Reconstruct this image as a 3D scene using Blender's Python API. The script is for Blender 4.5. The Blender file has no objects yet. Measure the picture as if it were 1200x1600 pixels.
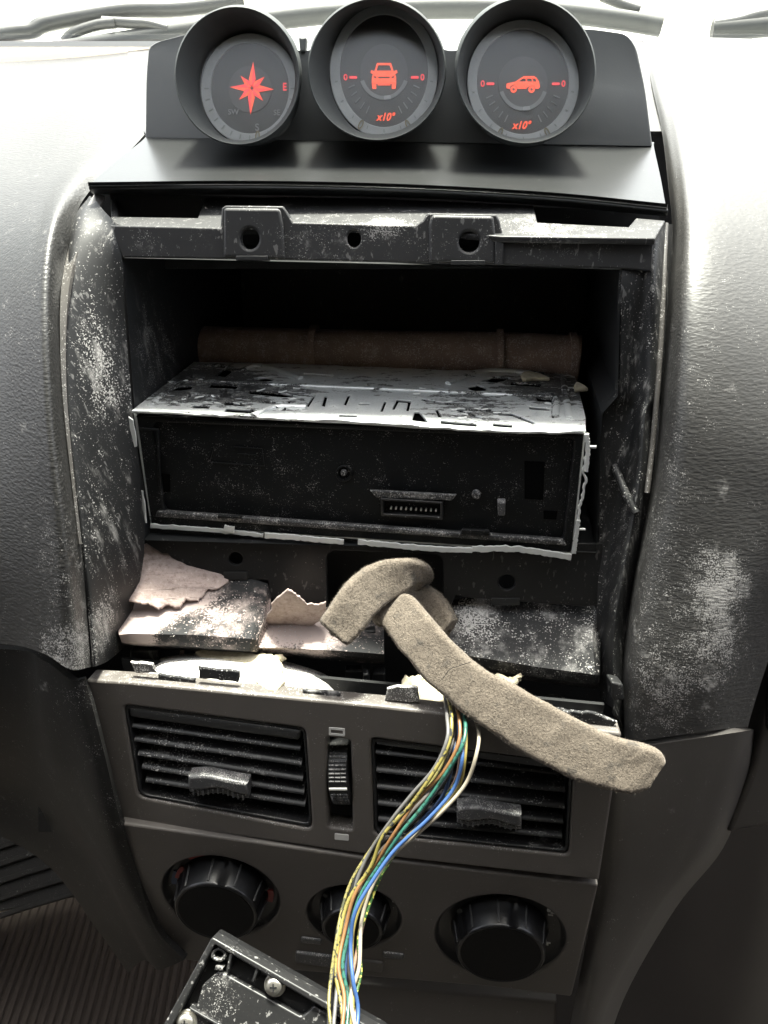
import bpy, bmesh, math, random
from mathutils import Vector, Matrix, noise
random.seed(7)
R = math.radians
# ---------------------------------------------------------------- camera, world, sun, exposure
TH = R(38.0); F = 1232.0
CAM = Vector((0, 0, 1250.0))                      # millimetres
UP = Vector((0, math.sin(TH), math.cos(TH))); FW = Vector((0, math.cos(TH), -math.sin(TH)))
scn = bpy.context.scene
col = scn.collection
cd = bpy.data.cameras.new('camera'); cam = bpy.data.objects.new('camera', cd); col.objects.link(cam)
cd.sensor_fit = 'VERTICAL'; cd.sensor_height = 24.0; cd.lens = 24.0*F/1600.0
cd.clip_start = 0.01; cd.clip_end = 3000
cam.location = CAM*0.001; cam.rotation_euler = (math.pi/2-TH, 0, 0)
scn.camera = cam
SUN_EL, SUN_AZ = 64.5, 6.0                        # ahead of the windscreen, a little to the right
world = bpy.data.worlds.new('World'); scn.world = world; world.use_nodes = True
wn = world.node_tree.nodes; wl = world.node_tree.links
sky = wn.new('ShaderNodeTexSky'); sky.sky_type = 'NISHITA'; sky.sun_disc = False
sky.sun_elevation = R(SUN_EL); sky.sun_rotation = R(SUN_AZ); sky.air_density = 1.0; sky.dust_density = 4.0
bg = wn['Background']; bg.inputs['Strength'].default_value = 0.15
hs = wn.new('ShaderNodeHueSaturation'); hs.inputs['Saturation'].default_value = .4      # hazy, nearly white daylight
wl.new(sky.outputs[0], hs.inputs['Color']); tn = wn.new('ShaderNodeMix'); tn.data_type = 'RGBA'; tn.blend_type = 'MULTIPLY'; tn.inputs['Factor'].default_value = 1; tn.inputs[7].default_value = (1.05, .99, .96, 1)
wl.new(hs.outputs[0], tn.inputs[6]); wl.new(tn.outputs[2], bg.inputs['Color'])
sd = bpy.data.lights.new('sun', 'SUN'); sd.energy = 4.5; sd.angle = R(9); sd.color = (1, .95, .87)
sun = bpy.data.objects.new('sun', sd); col.objects.link(sun)
sdir = Vector((math.sin(R(SUN_AZ))*math.cos(R(SUN_EL)), math.cos(R(SUN_AZ))*math.cos(R(SUN_EL)), math.sin(R(SUN_EL))))
sun.rotation_euler = sdir.to_track_quat('Z', 'Y').to_euler(); sun.location = (0, 3, 8)
vs = scn.view_settings; vs.view_transform = 'Standard'; vs.look = 'None'; vs.gamma = 1; vs.exposure = 2.5
vs.use_curve_mapping = False

# ---------------------------------------------------------------- geometry helpers (millimetres)
def W(px, py, D):
    return CAM + Vector((1, 0, 0))*((px-600)/F*D) + UP*((800-py)/F*D) + FW*D

class Plane:
    def __init__(s, D0, b, c, x0, y0):
        s.k = (D0, b, c, x0, y0)
        s.O = W(x0, y0, D0)
        u = (s.raw(x0+50, y0)-s.O); w = (s.raw(x0, y0-50)-s.O)
        s.u = u.normalized(); s.n = u.cross(w).normalized(); s.v = s.n.cross(s.u)
        if s.n.dot(CAM-s.O) < 0: s.n.negate(); s.v = s.n.cross(s.u)
        s.M = Matrix.Translation(s.O) @ Matrix((s.u, s.v, s.n)).transposed().to_4x4()
    @classmethod
    def three(cls, a, b, c):
        # 1/D is affine in the pixel coordinates
        import itertools
        m = Matrix(((1, a[0], a[1]), (1, b[0], b[1]), (1, c[0], c[1]))).inverted()
        q = m @ Vector((1/a[2], 1/b[2], 1/c[2]))
        D0 = 1/(q[0]+q[1]*a[0]+q[2]*a[1])
        return cls(D0, q[1]*D0, q[2]*D0, a[0], a[1])
    def D(s, px, py):
        D0, b, c, x0, y0 = s.k
        return D0/(1+b*(px-x0)+c*(py-y0))
    def raw(s, px, py): return W(px, py, s.D(px, py))
    def pt(s, px, py, off=0): return s.raw(px, py)+s.n*off
    def L(s, px, py):
        d = s.raw(px, py)-s.O
        return (d.dot(s.u), d.dot(s.v))
    def px(s, pts): return [s.L(*p) for p in pts]
    def world(s, x, y, z=0): return s.M @ Vector((x, y, z))

def cr(p, t):
    n = len(p)-1; x = min(max(t, 0), 1)*n; i = min(int(x), n-1); f = x-i
    a = p[max(i-1, 0)]; b = p[i]; c = p[i+1]; d = p[min(i+2, n)]
    if i == 0: a = b*2-c
    if i+2 > n: d = c*2-b
    return 0.5*((2*b)+(c-a)*f+(2*a-5*b+4*c-d)*f*f+(3*b-a-3*c+d)*f**3)
def sharp(p, t):
    n = len(p)-1; x = min(max(t, 0), 1)*n; i = min(int(x), n-1); f = x-i
    l = p[i].lerp(p[i+1], f); return l*.85+cr(p, t)*.15
def spl(pts, n=8):
    P = [Vector(p) for p in pts]
    return [tuple(cr(P, i/(n*(len(P)-1)))) for i in range(n*(len(P)-1)+1)]
def rnd(pts, r, seg=5):
    """round the corners of a closed 2D outline"""
    out = []; n = len(pts)
    for i in range(n):
        p = Vector(pts[i]); a = Vector(pts[i-1])-p; b = Vector(pts[(i+1) % n])-p
        rr = r[i] if isinstance(r, (list, tuple)) else r
        k = min(rr, a.length*.48, b.length*.48)
        if k < 1e-4: out.append(tuple(p)); continue
        A = p+a.normalized()*k; B = p+b.normalized()*k
        for j in range(seg+1):
            t = j/seg; out.append(tuple(A*(1-t)**2+p*2*t*(1-t)+B*t*t))
    return out
def ell(cx, cy, rx, ry, n=48, rot=0, a0=0, a1=360):
    o = []
    full = abs(a1-a0) >= 359.9
    for i in range(n if full else n+1):
        t = R(a0+(a1-a0)*i/n); x = rx*math.cos(t); y = ry*math.sin(t)
        c, s = math.cos(R(rot)), math.sin(R(rot))
        o.append((cx+x*c-y*s, cy+x*s+y*c))
    return o
def rough(pts, amp, step=6, seed=0, closed=True):
    """make a torn outline of a px polygon"""
    o = []; n = len(pts); rg = random.Random(seed)
    for i in range(n if closed else n-1):
        a = Vector(pts[i]); b = Vector(pts[(i+1) % n]); k = max(1, int((b-a).length/step))
        for j in range(k):
            p = a.lerp(b, j/k); o.append((p.x+rg.uniform(-amp, amp), p.y+rg.uniform(-amp, amp)))
    if not closed: o.append(tuple(pts[-1]))
    return o

WLOC = {}
def finish(name, me, mat, parent=None, smooth=True, auto=35, label=None):
    """mesh in world mm -> object with its own origin, in metres"""
    me.name = name
    if not me.vertices: raise RuntimeError('empty '+name)
    xs = [v.co for v in me.vertices]
    lo = Vector((min(v.x for v in xs), min(v.y for v in xs), min(v.z for v in xs)))
    hi = Vector((max(v.x for v in xs), max(v.y for v in xs), max(v.z for v in xs)))
    c = Vector(((lo.x+hi.x)/2, (lo.y+hi.y)/2, lo.z))
    for v in me.vertices: v.co = (v.co-c)*0.001
    if smooth:
        for p in me.polygons: p.use_smooth = True
        if auto is not None:
            try: me.set_sharp_from_angle(angle=R(auto))
            except Exception: pass
    o = bpy.data.objects.new(name, me); col.objects.link(o)
    if mat: me.materials.clear(); me.materials.append(mat)
    if parent:
        o.parent = parent; o.location = (c-WLOC[parent.name])*0.001
    else: o.location = c*0.001
    WLOC[o.name] = c
    if label: o['label'] = label
    return o
def tag(o, label=None, cat=None, group=None, kind=None):
    if label: o['label'] = label
    if cat: o['category'] = cat
    if group: o['group'] = group
    if kind: o['kind'] = kind
    return o
def thing(name, at, label, cat, group=None):
    o = bpy.data.objects.new(name, None); col.objects.link(o); o.location = at*0.001; o.empty_display_size = .02
    WLOC[o.name] = at.copy()
    return tag(o, label, cat, group)

def slab(name, pl, loops, mat, parent=None, thick=2, off=0, bevel=0.0, smooth=True, auto=35, label=None, res=2):
    """flat plate with holes on plane pl, loops = [outline, hole, ...] in local mm; front face at off"""
    cu = bpy.data.curves.new(name, 'CURVE'); cu.dimensions = '2D'; cu.fill_mode = 'BOTH'
    cu.extrude = max(thick/2-bevel, 0.0001); cu.bevel_depth = bevel; cu.bevel_resolution = res; cu.offset = -bevel
    for lp in loops:
        s = cu.splines.new('POLY'); s.points.add(len(lp)-1); s.use_cyclic_u = True
        for i, p in enumerate(lp): s.points[i].co = (p[0], p[1], 0, 1)
    to = bpy.data.objects.new('tmp', cu); col.objects.link(to)
    dg = bpy.context.evaluated_depsgraph_get()
    me = bpy.data.meshes.new_from_object(to.evaluated_get(dg))
    bpy.data.objects.remove(to); bpy.data.curves.remove(cu)
    me.transform(pl.M @ Matrix.Translation((0, 0, off-thick/2)))
    return finish(name, me, mat, parent, smooth, auto, label)
def pslab(name, pl, loops, mat, parent=None, **k):
    return slab(name, pl, [pl.px(l) for l in loops], mat, parent, **k)
def join_slabs(name, objs, parent, label=None):
    """merge several flat pieces of ONE mark (a symbol) into one mesh"""
    bm = bmesh.new()
    mat = objs[0].data.materials[0]
    for o in objs:
        me = o.data; c = WLOC[o.name]
        me.transform(Matrix.Translation(c) @ Matrix.Scale(1000, 4)); bm.from_mesh(me)
        WLOC.pop(o.name); bpy.data.objects.remove(o)
    m = bpy.data.meshes.new(name); bm.to_mesh(m); bm.free()
    return finish(name, m, mat, parent, True, 35, label)

def mesh_from(verts, faces, name='m'):
    me = bpy.data.meshes.new(name); me.from_pydata([tuple(v) for v in verts], [], faces); me.update(); return me
def sheet(name, rows, mat, parent=None, n=(6, 6), thick=2.0, amp=0, ascale=.05, label=None, auto=60, lin=False):
    """smooth surface through a grid of (px, py, depth) or world points, given a real thickness"""
    G = [[(W(*p) if not isinstance(p, Vector) else p) for p in r] for r in rows]
    nr, nc = len(G), len(G[0])
    NU, NV = n[0]*(nr-1)+1, n[1]*(nc-1)+1
    def crr(p, t): return cr(p, t) if not lin else sharp(p, t)
    tmp = [[crr(G[r], j/(NV-1)) for j in range(NV)] for r in range(nr)]
    V = []
    for i in range(NU):
        for j in range(NV): V.append(crr([tmp[r][j] for r in range(nr)], i/(NU-1)))
    if amp:
        V = [v+Vector((0, -.6, .8))*noise.noise(v*ascale)*amp for v in V]
    Fc = [(i*NV+j, i*NV+j+1, (i+1)*NV+j+1, (i+1)*NV+j) for i in range(NU-1) for j in range(NV-1)]
    me = mesh_from(V, Fc)
    # orient to camera, solidify away
    bm = bmesh.new(); bm.from_mesh(me); bm.faces.ensure_lookup_table()
    s = sum((f.normal.dot(CAM-f.calc_center_median()) for f in bm.faces))
    if s < 0: bmesh.ops.reverse_faces(bm, faces=bm.faces)
    bm.normal_update()
    top = list(bm.verts); nv = {}
    for v in top: nv[v] = bm.verts.new(v.co-v.normal*thick)
    for f in list(bm.faces):
        bm.faces.new([nv[v] for v in reversed(f.verts)])
    for e in [e for e in bm.edges if len(e.link_faces) == 1 and e.verts[0] in nv and e.verts[1] in nv]:
        a, b = e.verts; lf = e.link_faces[0]
        for lp in lf.loops:
            if lp.edge == e:
                a, b = lp.vert, lp.link_loop_next.vert
        bm.faces.new([b, a, nv[a], nv[b]])
    bm.to_mesh(me); bm.free()
    return finish(name, me, mat, parent, True, auto, label)
def loft(name, rings, mat, parent=None, cap0=False, cap1=False, label=None, auto=40, closed=True):
    V = [v for r in rings for v in r]; n = len(rings[0]); Fc = []
    for i in range(len(rings)-1):
        for j in range(n if closed else n-1):
            k = (j+1) % n; Fc.append((i*n+j, i*n+k, (i+1)*n+k, (i+1)*n+j))
    if cap0: Fc.append(tuple(range(n))[::-1])
    if cap1: Fc.append(tuple((len(rings)-1)*n+j for j in range(n)))
    me = mesh_from(V, Fc); bm = bmesh.new(); bm.from_mesh(me)
    bmesh.ops.recalc_face_normals(bm, faces=bm.faces); bm.to_mesh(me); bm.free()
    return finish(name, me, mat, parent, True, auto, label)
def tube(name, pts, r, mat, parent=None, n=8, sub=6, label=None, flat=1.0):
    P = [cr(pts, i/(sub*(len(pts)-1))) for i in range(sub*(len(pts)-1)+1)] if sub > 1 else pts
    rings = []; ref = Vector((0, 0, 1))
    for i, p in enumerate(P):
        t = (P[min(i+1, len(P)-1)]-P[max(i-1, 0)]).normalized()
        a = t.cross(ref)
        if a.length < .05: a = t.cross(Vector((1, 0, 0)))
        a.normalize(); b = a.cross(t)
        ri = r[min(i*len(r)//len(P), len(r)-1)] if isinstance(r, list) else r
        rings.append([p+a*ri*math.cos(2*math.pi*k/n)+b*ri*flat*math.sin(2*math.pi*k/n) for k in range(n)])
    return loft(name, rings, mat, parent, True, True, label, 50)
def wbox(name, lo, hi, mat, parent=None, bevel=0, label=None):
    bm = bmesh.new(); bmesh.ops.create_cube(bm, size=1)
    lo, hi = Vector(lo), Vector(hi)
    for v in bm.verts:
        v.co = Vector((lo[i]+(hi[i]-lo[i])*(v.co[i]+.5) for i in range(3)))
    if bevel: bmesh.ops.bevel(bm, geom=list(bm.edges), offset=bevel, segments=3, affect='EDGES')
    me = bpy.data.meshes.new(name); bm.to_mesh(me); bm.free()
    return finish(name, me, mat, parent, True, 35, label)
def pbox(name, pl, a, b, mat, parent=None, off=0, thick=2, bevel=.3, r=0, label=None):
    """box on a plane given two opposite px corners"""
    x0, y0 = pl.L(*a); x1, y1 = pl.L(*b)
    q = [(x0, y0), (x1, y0), (x1, y1), (x0, y1)]
    if r: q = rnd(q, r)
    return slab(name, pl, [q], mat, parent, thick=thick, off=off, bevel=bevel, label=label)
def text(name, pl, s, px, py, size, mat, parent, off=.3, shear=0, rot=0, wide=1, thick=.25, bold=.02):
    cu = bpy.data.curves.new(name, 'FONT'); cu.body = s; cu.size = size; cu.align_x = 'CENTER'; cu.align_y = 'CENTER'
    cu.extrude = thick/2; cu.shear = shear; cu.offset = bold*size*.5; cu.resolution_u = 4
    to = bpy.data.objects.new('tmp', cu); col.objects.link(to)
    me = bpy.data.meshes.new_from_object(to.evaluated_get(bpy.context.evaluated_depsgraph_get()))
    bpy.data.objects.remove(to); bpy.data.curves.remove(cu)
    x, y = pl.L(px, py)
    me.transform(pl.M @ Matrix.Translation((x, y, off)) @ Matrix.Rotation(R(rot), 4, 'Z') @ Matrix.Diagonal((wide, 1, 1, 1)))
    return finish(name, me, mat, parent, False, None)

# ---------------------------------------------------------------- materials
def newmat(name):
    m = bpy.data.materials.new(name); m.use_nodes = True
    return m, m.node_tree.nodes, m.node_tree.links, m.node_tree.nodes['Principled BSDF']
def math_(N, L, op, a, b=None, clamp=False):
    n = N.new('ShaderNodeMath'); n.operation = op; n.use_clamp = clamp
    for i, v in enumerate((a, b)):
        if v is None: continue
        if isinstance(v, (int, float)): n.inputs[i].default_value = v
        else: L.new(v, n.inputs[i])
    return n.outputs[0]
def noise_(N, L, pos, scale, detail=3, rough_=.6, stretch=None):
    if stretch:
        mp = N.new('ShaderNodeVectorMath'); mp.operation = 'MULTIPLY'; L.new(pos, mp.inputs[0]); mp.inputs[1].default_value = stretch; pos = mp.outputs[0]
    n = N.new('ShaderNodeTexNoise'); n.inputs['Scale'].default_value = scale; n.inputs['Detail'].default_value = detail
    n.inputs['Roughness'].default_value = rough_; L.new(pos, n.inputs['Vector']); return n.outputs['Fac']
def ramp_(N, L, x, a, b):
    n = N.new('ShaderNodeMapRange'); n.interpolation_type = 'SMOOTHSTEP'; L.new(x, n.inputs['Value'])
    n.inputs['From Min'].default_value = a; n.inputs['From Max'].default_value = b; return n.outputs['Result']
def mixc(N, L, fac, a, b):
    n = N.new('ShaderNodeMix'); n.data_type = 'RGBA'
    if isinstance(fac, (int, float)): n.inputs['Factor'].default_value = fac
    else: L.new(fac, n.inputs['Factor'])
    for v, k in ((a, 6), (b, 7)):
        if isinstance(v, tuple): n.inputs[k].default_value = (*v, 1) if len(v) == 3 else v
        else: L.new(v, n.inputs[k])
    return n.outputs[2]
def mixf(N, L, fac, a, b):
    n = N.new('ShaderNodeMix'); n.data_type = 'FLOAT'
    L.new(fac, n.inputs['Factor']); n.inputs[2].default_value = a; n.inputs[3].default_value = b; return n.outputs[0]
DUST = (.62, .6, .58)
def plastic(name, base, rough=.45, dust=.0, up=0.0, patches=(), grain=None, leather=None, dcol=DUST, scratch=0,
            mottle=.15, fine=1900, spec=.5, film=0.0, streak=None, metal=0.0, speck=(.62, .70), bump=.15, maskk=.45, wlo=.61):
    """moulded plastic or vinyl with grain; powder dust lies in speckles, in patches of its own and on what faces up"""
    m, N, L, P = newmat(name)
    geo = N.new('ShaderNodeNewGeometry'); pos = geo.outputs['Position']
    big = noise_(N, L, pos, 35, 4); mid = noise_(N, L, pos, 160, 4, .7, streak); fin = noise_(N, L, pos, fine, 2, .5)
    c0 = tuple(x*(1-mottle) for x in base); c1 = tuple(min(1, x*(1+mottle)) for x in base)
    colr = mixc(N, L, big, c0, c1)
    amt = math_(N, L, 'ADD', dust, 0.0)
    if up:
        sx = N.new('ShaderNodeSeparateXYZ'); L.new(geo.outputs['Normal'], sx.inputs[0])
        u = ramp_(N, L, sx.outputs['Z'], .35, .95); amt = math_(N, L, 'ADD', amt, math_(N, L, 'MULTIPLY', u, up*.6))
    for pt in patches:
        c, r, s = pt[0], pt[1], pt[2]; st = pt[3] if len(pt) > 3 else (1, 1, 1)
        v = N.new('ShaderNodeVectorMath'); v.operation = 'SUBTRACT'; L.new(pos, v.inputs[0]); v.inputs[1].default_value = c*0.001
        v2 = N.new('ShaderNodeVectorMath'); v2.operation = 'MULTIPLY'; L.new(v.outputs[0], v2.inputs[0]); v2.inputs[1].default_value = st
        ln = N.new('ShaderNodeVectorMath'); ln.operation = 'LENGTH'; L.new(v2.outputs[0], ln.inputs[0])
        f = ramp_(N, L, ln.outputs['Value'], r*0.001, r*0.001*.15)
        amt = math_(N, L, 'ADD', amt, math_(N, L, 'MULTIPLY', f, s*.62))
    nz = math_(N, L, 'ADD', math_(N, L, 'MULTIPLY', fin, .62), math_(N, L, 'MULTIPLY', mid, .38))
    key = math_(N, L, 'ADD', nz, amt)
    mask = ramp_(N, L, key, *speck)
    wide = noise_(N, L, pos, 90, 5, .72, streak)
    fk = math_(N, L, 'ADD', wide, amt)
    fm = math_(N, L, 'MULTIPLY', ramp_(N, L, fk, wlo, wlo+.34), .6)
    fm = math_(N, L, 'MAXIMUM', math_(N, L, 'MULTIPLY', mask, maskk), math_(N, L, 'ADD', fm, film), True)
    colr = mixc(N, L, fm, colr, dcol)
    if scratch:
        s1 = noise_(N, L, pos, 520, 2, .5, (1, 1, .10)); s2 = ramp_(N, L, s1, .66, .70)
        s3 = math_(N, L, 'MULTIPLY', s2, scratch); colr = mixc(N, L, s3, colr, (.4, .39, .38))
    L.new(colr, P.inputs['Base Color'])
    L.new(mixf(N, L, fm, rough, .9), P.inputs['Roughness'])
    P.inputs['Specular IOR Level'].default_value = spec
    P.inputs['Metallic'].default_value = metal
    h = mask
    bp = N.new('ShaderNodeBump'); bp.inputs['Strength'].default_value = bump; bp.inputs['Distance'].default_value = .0003
    L.new(h, bp.inputs['Height']); out = bp.outputs[0]
    if leather:
        warp = N.new('ShaderNodeVectorMath'); warp.operation = 'MULTIPLY'; L.new(pos, warp.inputs[0]); warp.inputs[1].default_value = (.55, 1, 1.5)
        vo = N.new('ShaderNodeTexVoronoi'); vo.feature = 'F1'; vo.inputs['Scale'].default_value = leather[0]; L.new(warp.outputs[0], vo.inputs['Vector'])
        nn = noise_(N, L, pos, leather[0]*.8, 3, .6, (.4, 1, 1.6))
        hh = math_(N, L, 'ADD', math_(N, L, 'MULTIPLY', vo.outputs['Distance'], .5), nn)
        b2 = N.new('ShaderNodeBump'); b2.inputs['Strength'].default_value = leather[1]; b2.inputs['Distance'].default_value = .0006
        L.new(hh, b2.inputs['Height']); L.new(out, b2.inputs['Normal']); out = b2.outputs[0]
    if grain:
        g = noise_(N, L, pos, grain[0], 2, .5)
        b3 = N.new('ShaderNodeBump'); b3.inputs['Strength'].default_value = grain[1]; b3.inputs['Distance'].default_value = .0002
        L.new(g, b3.inputs['Height']); L.new(out, b3.inputs['Normal']); out = b3.outputs[0]
    L.new(out, P.inputs['Normal'])
    return m
def simple(name, base, rough=.5, metal=0, spec=.5, nz=None, coat=0):
    m, N, L, P = newmat(name)
    P.inputs['Roughness'].default_value = rough; P.inputs['Metallic'].default_value = metal
    P.inputs['Specular IOR Level'].default_value = spec; P.inputs['Coat Weight'].default_value = coat
    geo = N.new('ShaderNodeNewGeometry')
    n = noise_(N, L, geo.outputs['Position'], nz or 120, 4)
    L.new(mixc(N, L, n, tuple(x*.8 for x in base), tuple(min(1, x*1.2) for x in base)), P.inputs['Base Color'])
    return m
def emis(name, c, s):
    m, N, L, P = newmat(name)
    P.inputs['Base Color'].default_value = (*[x*.3 for x in c], 1); P.inputs['Emission Color'].default_value = (*c, 1)
    P.inputs['Emission Strength'].default_value = s; return m
def foam_mat(name, a, b, scale=900, stain=(.05, .045, .04), k=.5, bump=.7, st=.5):
    m, N, L, P = newmat(name); geo = N.new('ShaderNodeNewGeometry'); pos = geo.outputs['Position']
    n1 = noise_(N, L, pos, scale, 5, .75); n2 = noise_(N, L, pos, 45, 4, .6); n3 = noise_(N, L, pos, 180, 3)
    c = mixc(N, L, n2, a, b)
    c = mixc(N, L, ramp_(N, L, n1, .50, .38), c, tuple(x*k for x in a)); c = mixc(N, L, ramp_(N, L, n1, .56, .68), c, tuple(x*(2-k) for x in b))
    c = mixc(N, L, math_(N, L, 'MULTIPLY', ramp_(N, L, n3, .56, .74), st), c, stain)
    L.new(c, P.inputs['Base Color']); P.inputs['Roughness'].default_value = .95; P.inputs['Specular IOR Level'].default_value = .1
    bp = N.new('ShaderNodeBump'); bp.inputs['Strength'].default_value = bump; bp.inputs['Distance'].default_value = .0008
    L.new(math_(N, L, 'ADD', n1, n3), bp.inputs['Height']); L.new(bp.outputs[0], P.inputs['Normal'])
    P.inputs['Sheen Weight'].default_value = .1
    return m

# planes -----------------------------------------------------------------
B = Plane(305, .00005, -.0002, 600, 410)          # mounting frame
SH = Plane(307.5, .00005, .0019, 600, 353)        # shelf above it, facing up
PF = Plane(376, .00003, -.00023, 600, 215)        # gauge pod front
RF = Plane(325, .0001, -.00035, 600, 750)         # radio face
RT = Plane.three((205, 640, RF.D(205, 640)), (915, 672, RF.D(915, 672)), (600, 574, 380))
LP = Plane(343, .00008, -.0002, 600, 890)         # lower plate
V1 = Plane(316, .0001, -.0003, 600, 1200)         # vent panel
V2 = Plane(V1.D(600, 1332), .0001, -.00052, 600, 1332)
V3 = Plane(386, .0001, -.0003, 600, 1560)

M = {}
M['vinyl_l'] = plastic('black_grained_vinyl', (.024, .0233, .0225), .45, dust=.0, leather=(760, .4), mottle=.2, spec=.55,
    patches=[(W(95, 900, 292), 38, .10, (1.8, 1, .7)), (W(110, 1030, 305), 22, .22), (W(60, 480, 295), 40, .05)])
M['vinyl_r'] = plastic('black_grained_vinyl_dusted', (.033, .0318, .0305), .5, leather=(760, .3), mottle=.15, spec=.55,
    patches=[(W(1120, 900, 302), 20, .30, (1.1, 1, 1)), (W(1130, 1000, 304), 26, .14, (1.6, 1, .8)), (W(1060, 1010, 306), 34, .13), (W(1040, 1110, 312), 26, .13),
             (W(1035, 830, 304), 30, .09, (1.6, 1, .6)), (W(1060, 600, 300), 40, .05, (2, 1, .6))])
M['cheek'] = plastic('scuffed_black_plastic', (.013, .0132, .0138), .5, spec=.3, dust=.02, scratch=.25, streak=(2.6, 1.8, .45), fine=1500, maskk=.65, wlo=.57,
    patches=[(W(148, 560, 310), 24, .15, (2.6, 1, .45)), (W(150, 800, 310), 30, .05, (2, 1, .6)), (W(160, 980, 320), 20, .2), (W(210, 600, 330), 30, .08),
             (W(998, 800, 315), 30, .05), (W(1000, 480, 306), 40, .03)])
M['frame'] = plastic('dusty_black_frame_plastic', (.026, .026, .027), .5, dust=.0, spec=.35, up=.05, grain=(700, .2), scratch=.25,
    patches=[(W(600, 335, 306), 16, .3), (W(515, 375, 304), 22, .10, (.7, 1, 1)), (W(690, 370, 304), 30, .06), (W(225, 385, 306), 12, .12), (W(850, 350, 306), 22, .14)])
M['edge'] = plastic('edge_highlight_grey', (.075, .07, .065), .4, dust=.06, fine=1500)  # paler grey that paints the highlight on the lit edges
M['dark'] = plastic('black_inner_plastic', (.010, .0105, .011), .55, dust=-.02, patches=[])
M['liner'] = plastic('black_slot_liner', (.010, .011, .012), .5, patches=[(W(230, 560, 350), 35, .12, (1, 1, .7))], streak=(1.6, 1, .4))
M['lowplate'] = plastic('black_lower_plate', (.009, .009, .0095), .45, spec=.35, dust=-.02, scratch=.12, patches=[(W(270, 850, 338), 12, .1)])
M['duct'] = plastic('powdered_black_duct', (.02, .02, .021), .65, spec=.2, dust=.045, up=.02, fine=1300, maskk=.7, wlo=.55,
    patches=[(W(215, 985, 336), 22, .5), (W(280, 950, 342), 20, .2), (W(370, 950, 340), 14, .12), (W(450, 985, 340), 22, .28), (W(740, 960, 340), 18, .2), (W(930, 980, 335), 10, .1)])
M['pinkduct'] = plastic('black_duct_with_pinkish_residue', (.02, .02, .021), .7, spec=.2, dust=.03, dcol=(.56, .46, .43), fine=1100, maskk=.7, wlo=.53,
    patches=[(W(240, 938, 348), 24, .75), (W(300, 925, 348), 16, .5), (W(205, 992, 334), 15, .75), (W(350, 965, 338), 18, .2), (W(455, 960, 346), 15, .8), (W(490, 990, 340), 16, .45), (W(430, 1000, 338), 14, .35)])
M['whiteduct'] = plastic('powder_covered_duct', (.10, .095, .09), .85, dust=.10, up=.16, maskk=.8, dcol=(.78, .76, .73),
    patches=[(W(330, 1060, 322), 20, .3)])
M['pod'] = plastic('satin_veil_grey_pod', (.075, .080, .081), .55, dust=-.05, grain=(1200, .12), mottle=.06, spec=.5, film=.03)  # grey lifted evenly to put the lens veil into the colour
M['hoodm'] = plastic('matt_veil_grey_hood', (.055, .060, .061), .65, dust=-.08, grain=(1200, .12), mottle=.06, spec=.25)  # lightened like the pod, lens veil put into the colour
M['lip'] = plastic('dusty_black_ledge_plastic', (.009, .010, .0104), .3, dust=-.03, grain=(1200, .1), mottle=.2, film=.004, fine=1800,
    patches=[(W(650, 262, 340), 22, .05), (W(430, 240, 350), 18, .04)])
M['console'] = plastic('dark_taupe_console_plastic', (.079, .070, .063), .5, dust=-.01, grain=(1100, .25), mottle=.08, up=.12, fine=1800,
    patches=[(V1.raw(180, 1150), 24, .04)])
M['console_b'] = plastic('dark_taupe_lower_plastic', (.068, .060, .054), .52, dust=-.02, grain=(1100, .25), mottle=.08, fine=1800)
M['column'] = plastic('black_lower_trim', (.010, .0095, .009), .55, spec=.22, dust=.0, grain=(900, .3), patches=[(W(140, 1130, 315), 26, .05), (W(180, 1280, 328), 30, .03)])
M['sidelow'] = plastic('dark_taupe_side_trim', (.054, .049, .045), .52, dust=-.02, grain=(1000, .25), patches=[(W(940, 1430, 345), 25, .04, (2, 1, .6))])
M['glossblack'] = plastic('black_vent_plastic', (.010, .010, .0105), .34, spec=.4, dust=-.01, up=.08, mottle=.1, fine=1400,
    patches=[(V1.raw(260, 1180), 28, .05)])
M['knob'] = plastic('black_knob_plastic', (.005, .005, .0055), .28, spec=.4, dust=-.06, mottle=.05)
M['dialcap'] = simple('matt_black_dial_face', (.004, .004, .004), .6, spec=.15)
M['blade'] = plastic('lit_dusty_vent_blade', (.022, .022, .022), .36, dust=-.01, up=.1, fine=1400)  # paler than the slats: the upper blade's highlight put into its colour
M['knobrib'] = simple('knob_rib_glint', (.03, .03, .031), .3)  # paler than the knob: bright groove edges put into the rib colour
M['tab'] = plastic('dusty_tab_plastic', (.05, .05, .052), .4, dust=.05, up=.12)
M['rface'] = plastic('black_radio_face_plastic', (.0045, .005, .0055), .5, spec=.2, dust=.012, fine=2400, wlo=.70, speck=(.62, .68), bump=.1,
    patches=[(RF.raw(430, 770), 28, .03), (RF.raw(600, 840), 60, -.01)])
M['void'] = simple('shade_black', (.0015, .0015, .0015), .9, spec=.05)  # near-black that paints the shade inside slots and recesses
M['rledge'] = plastic('dusty_radio_ledge', (.02, .02, .021), .5, dust=.09, fine=1700)
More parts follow.
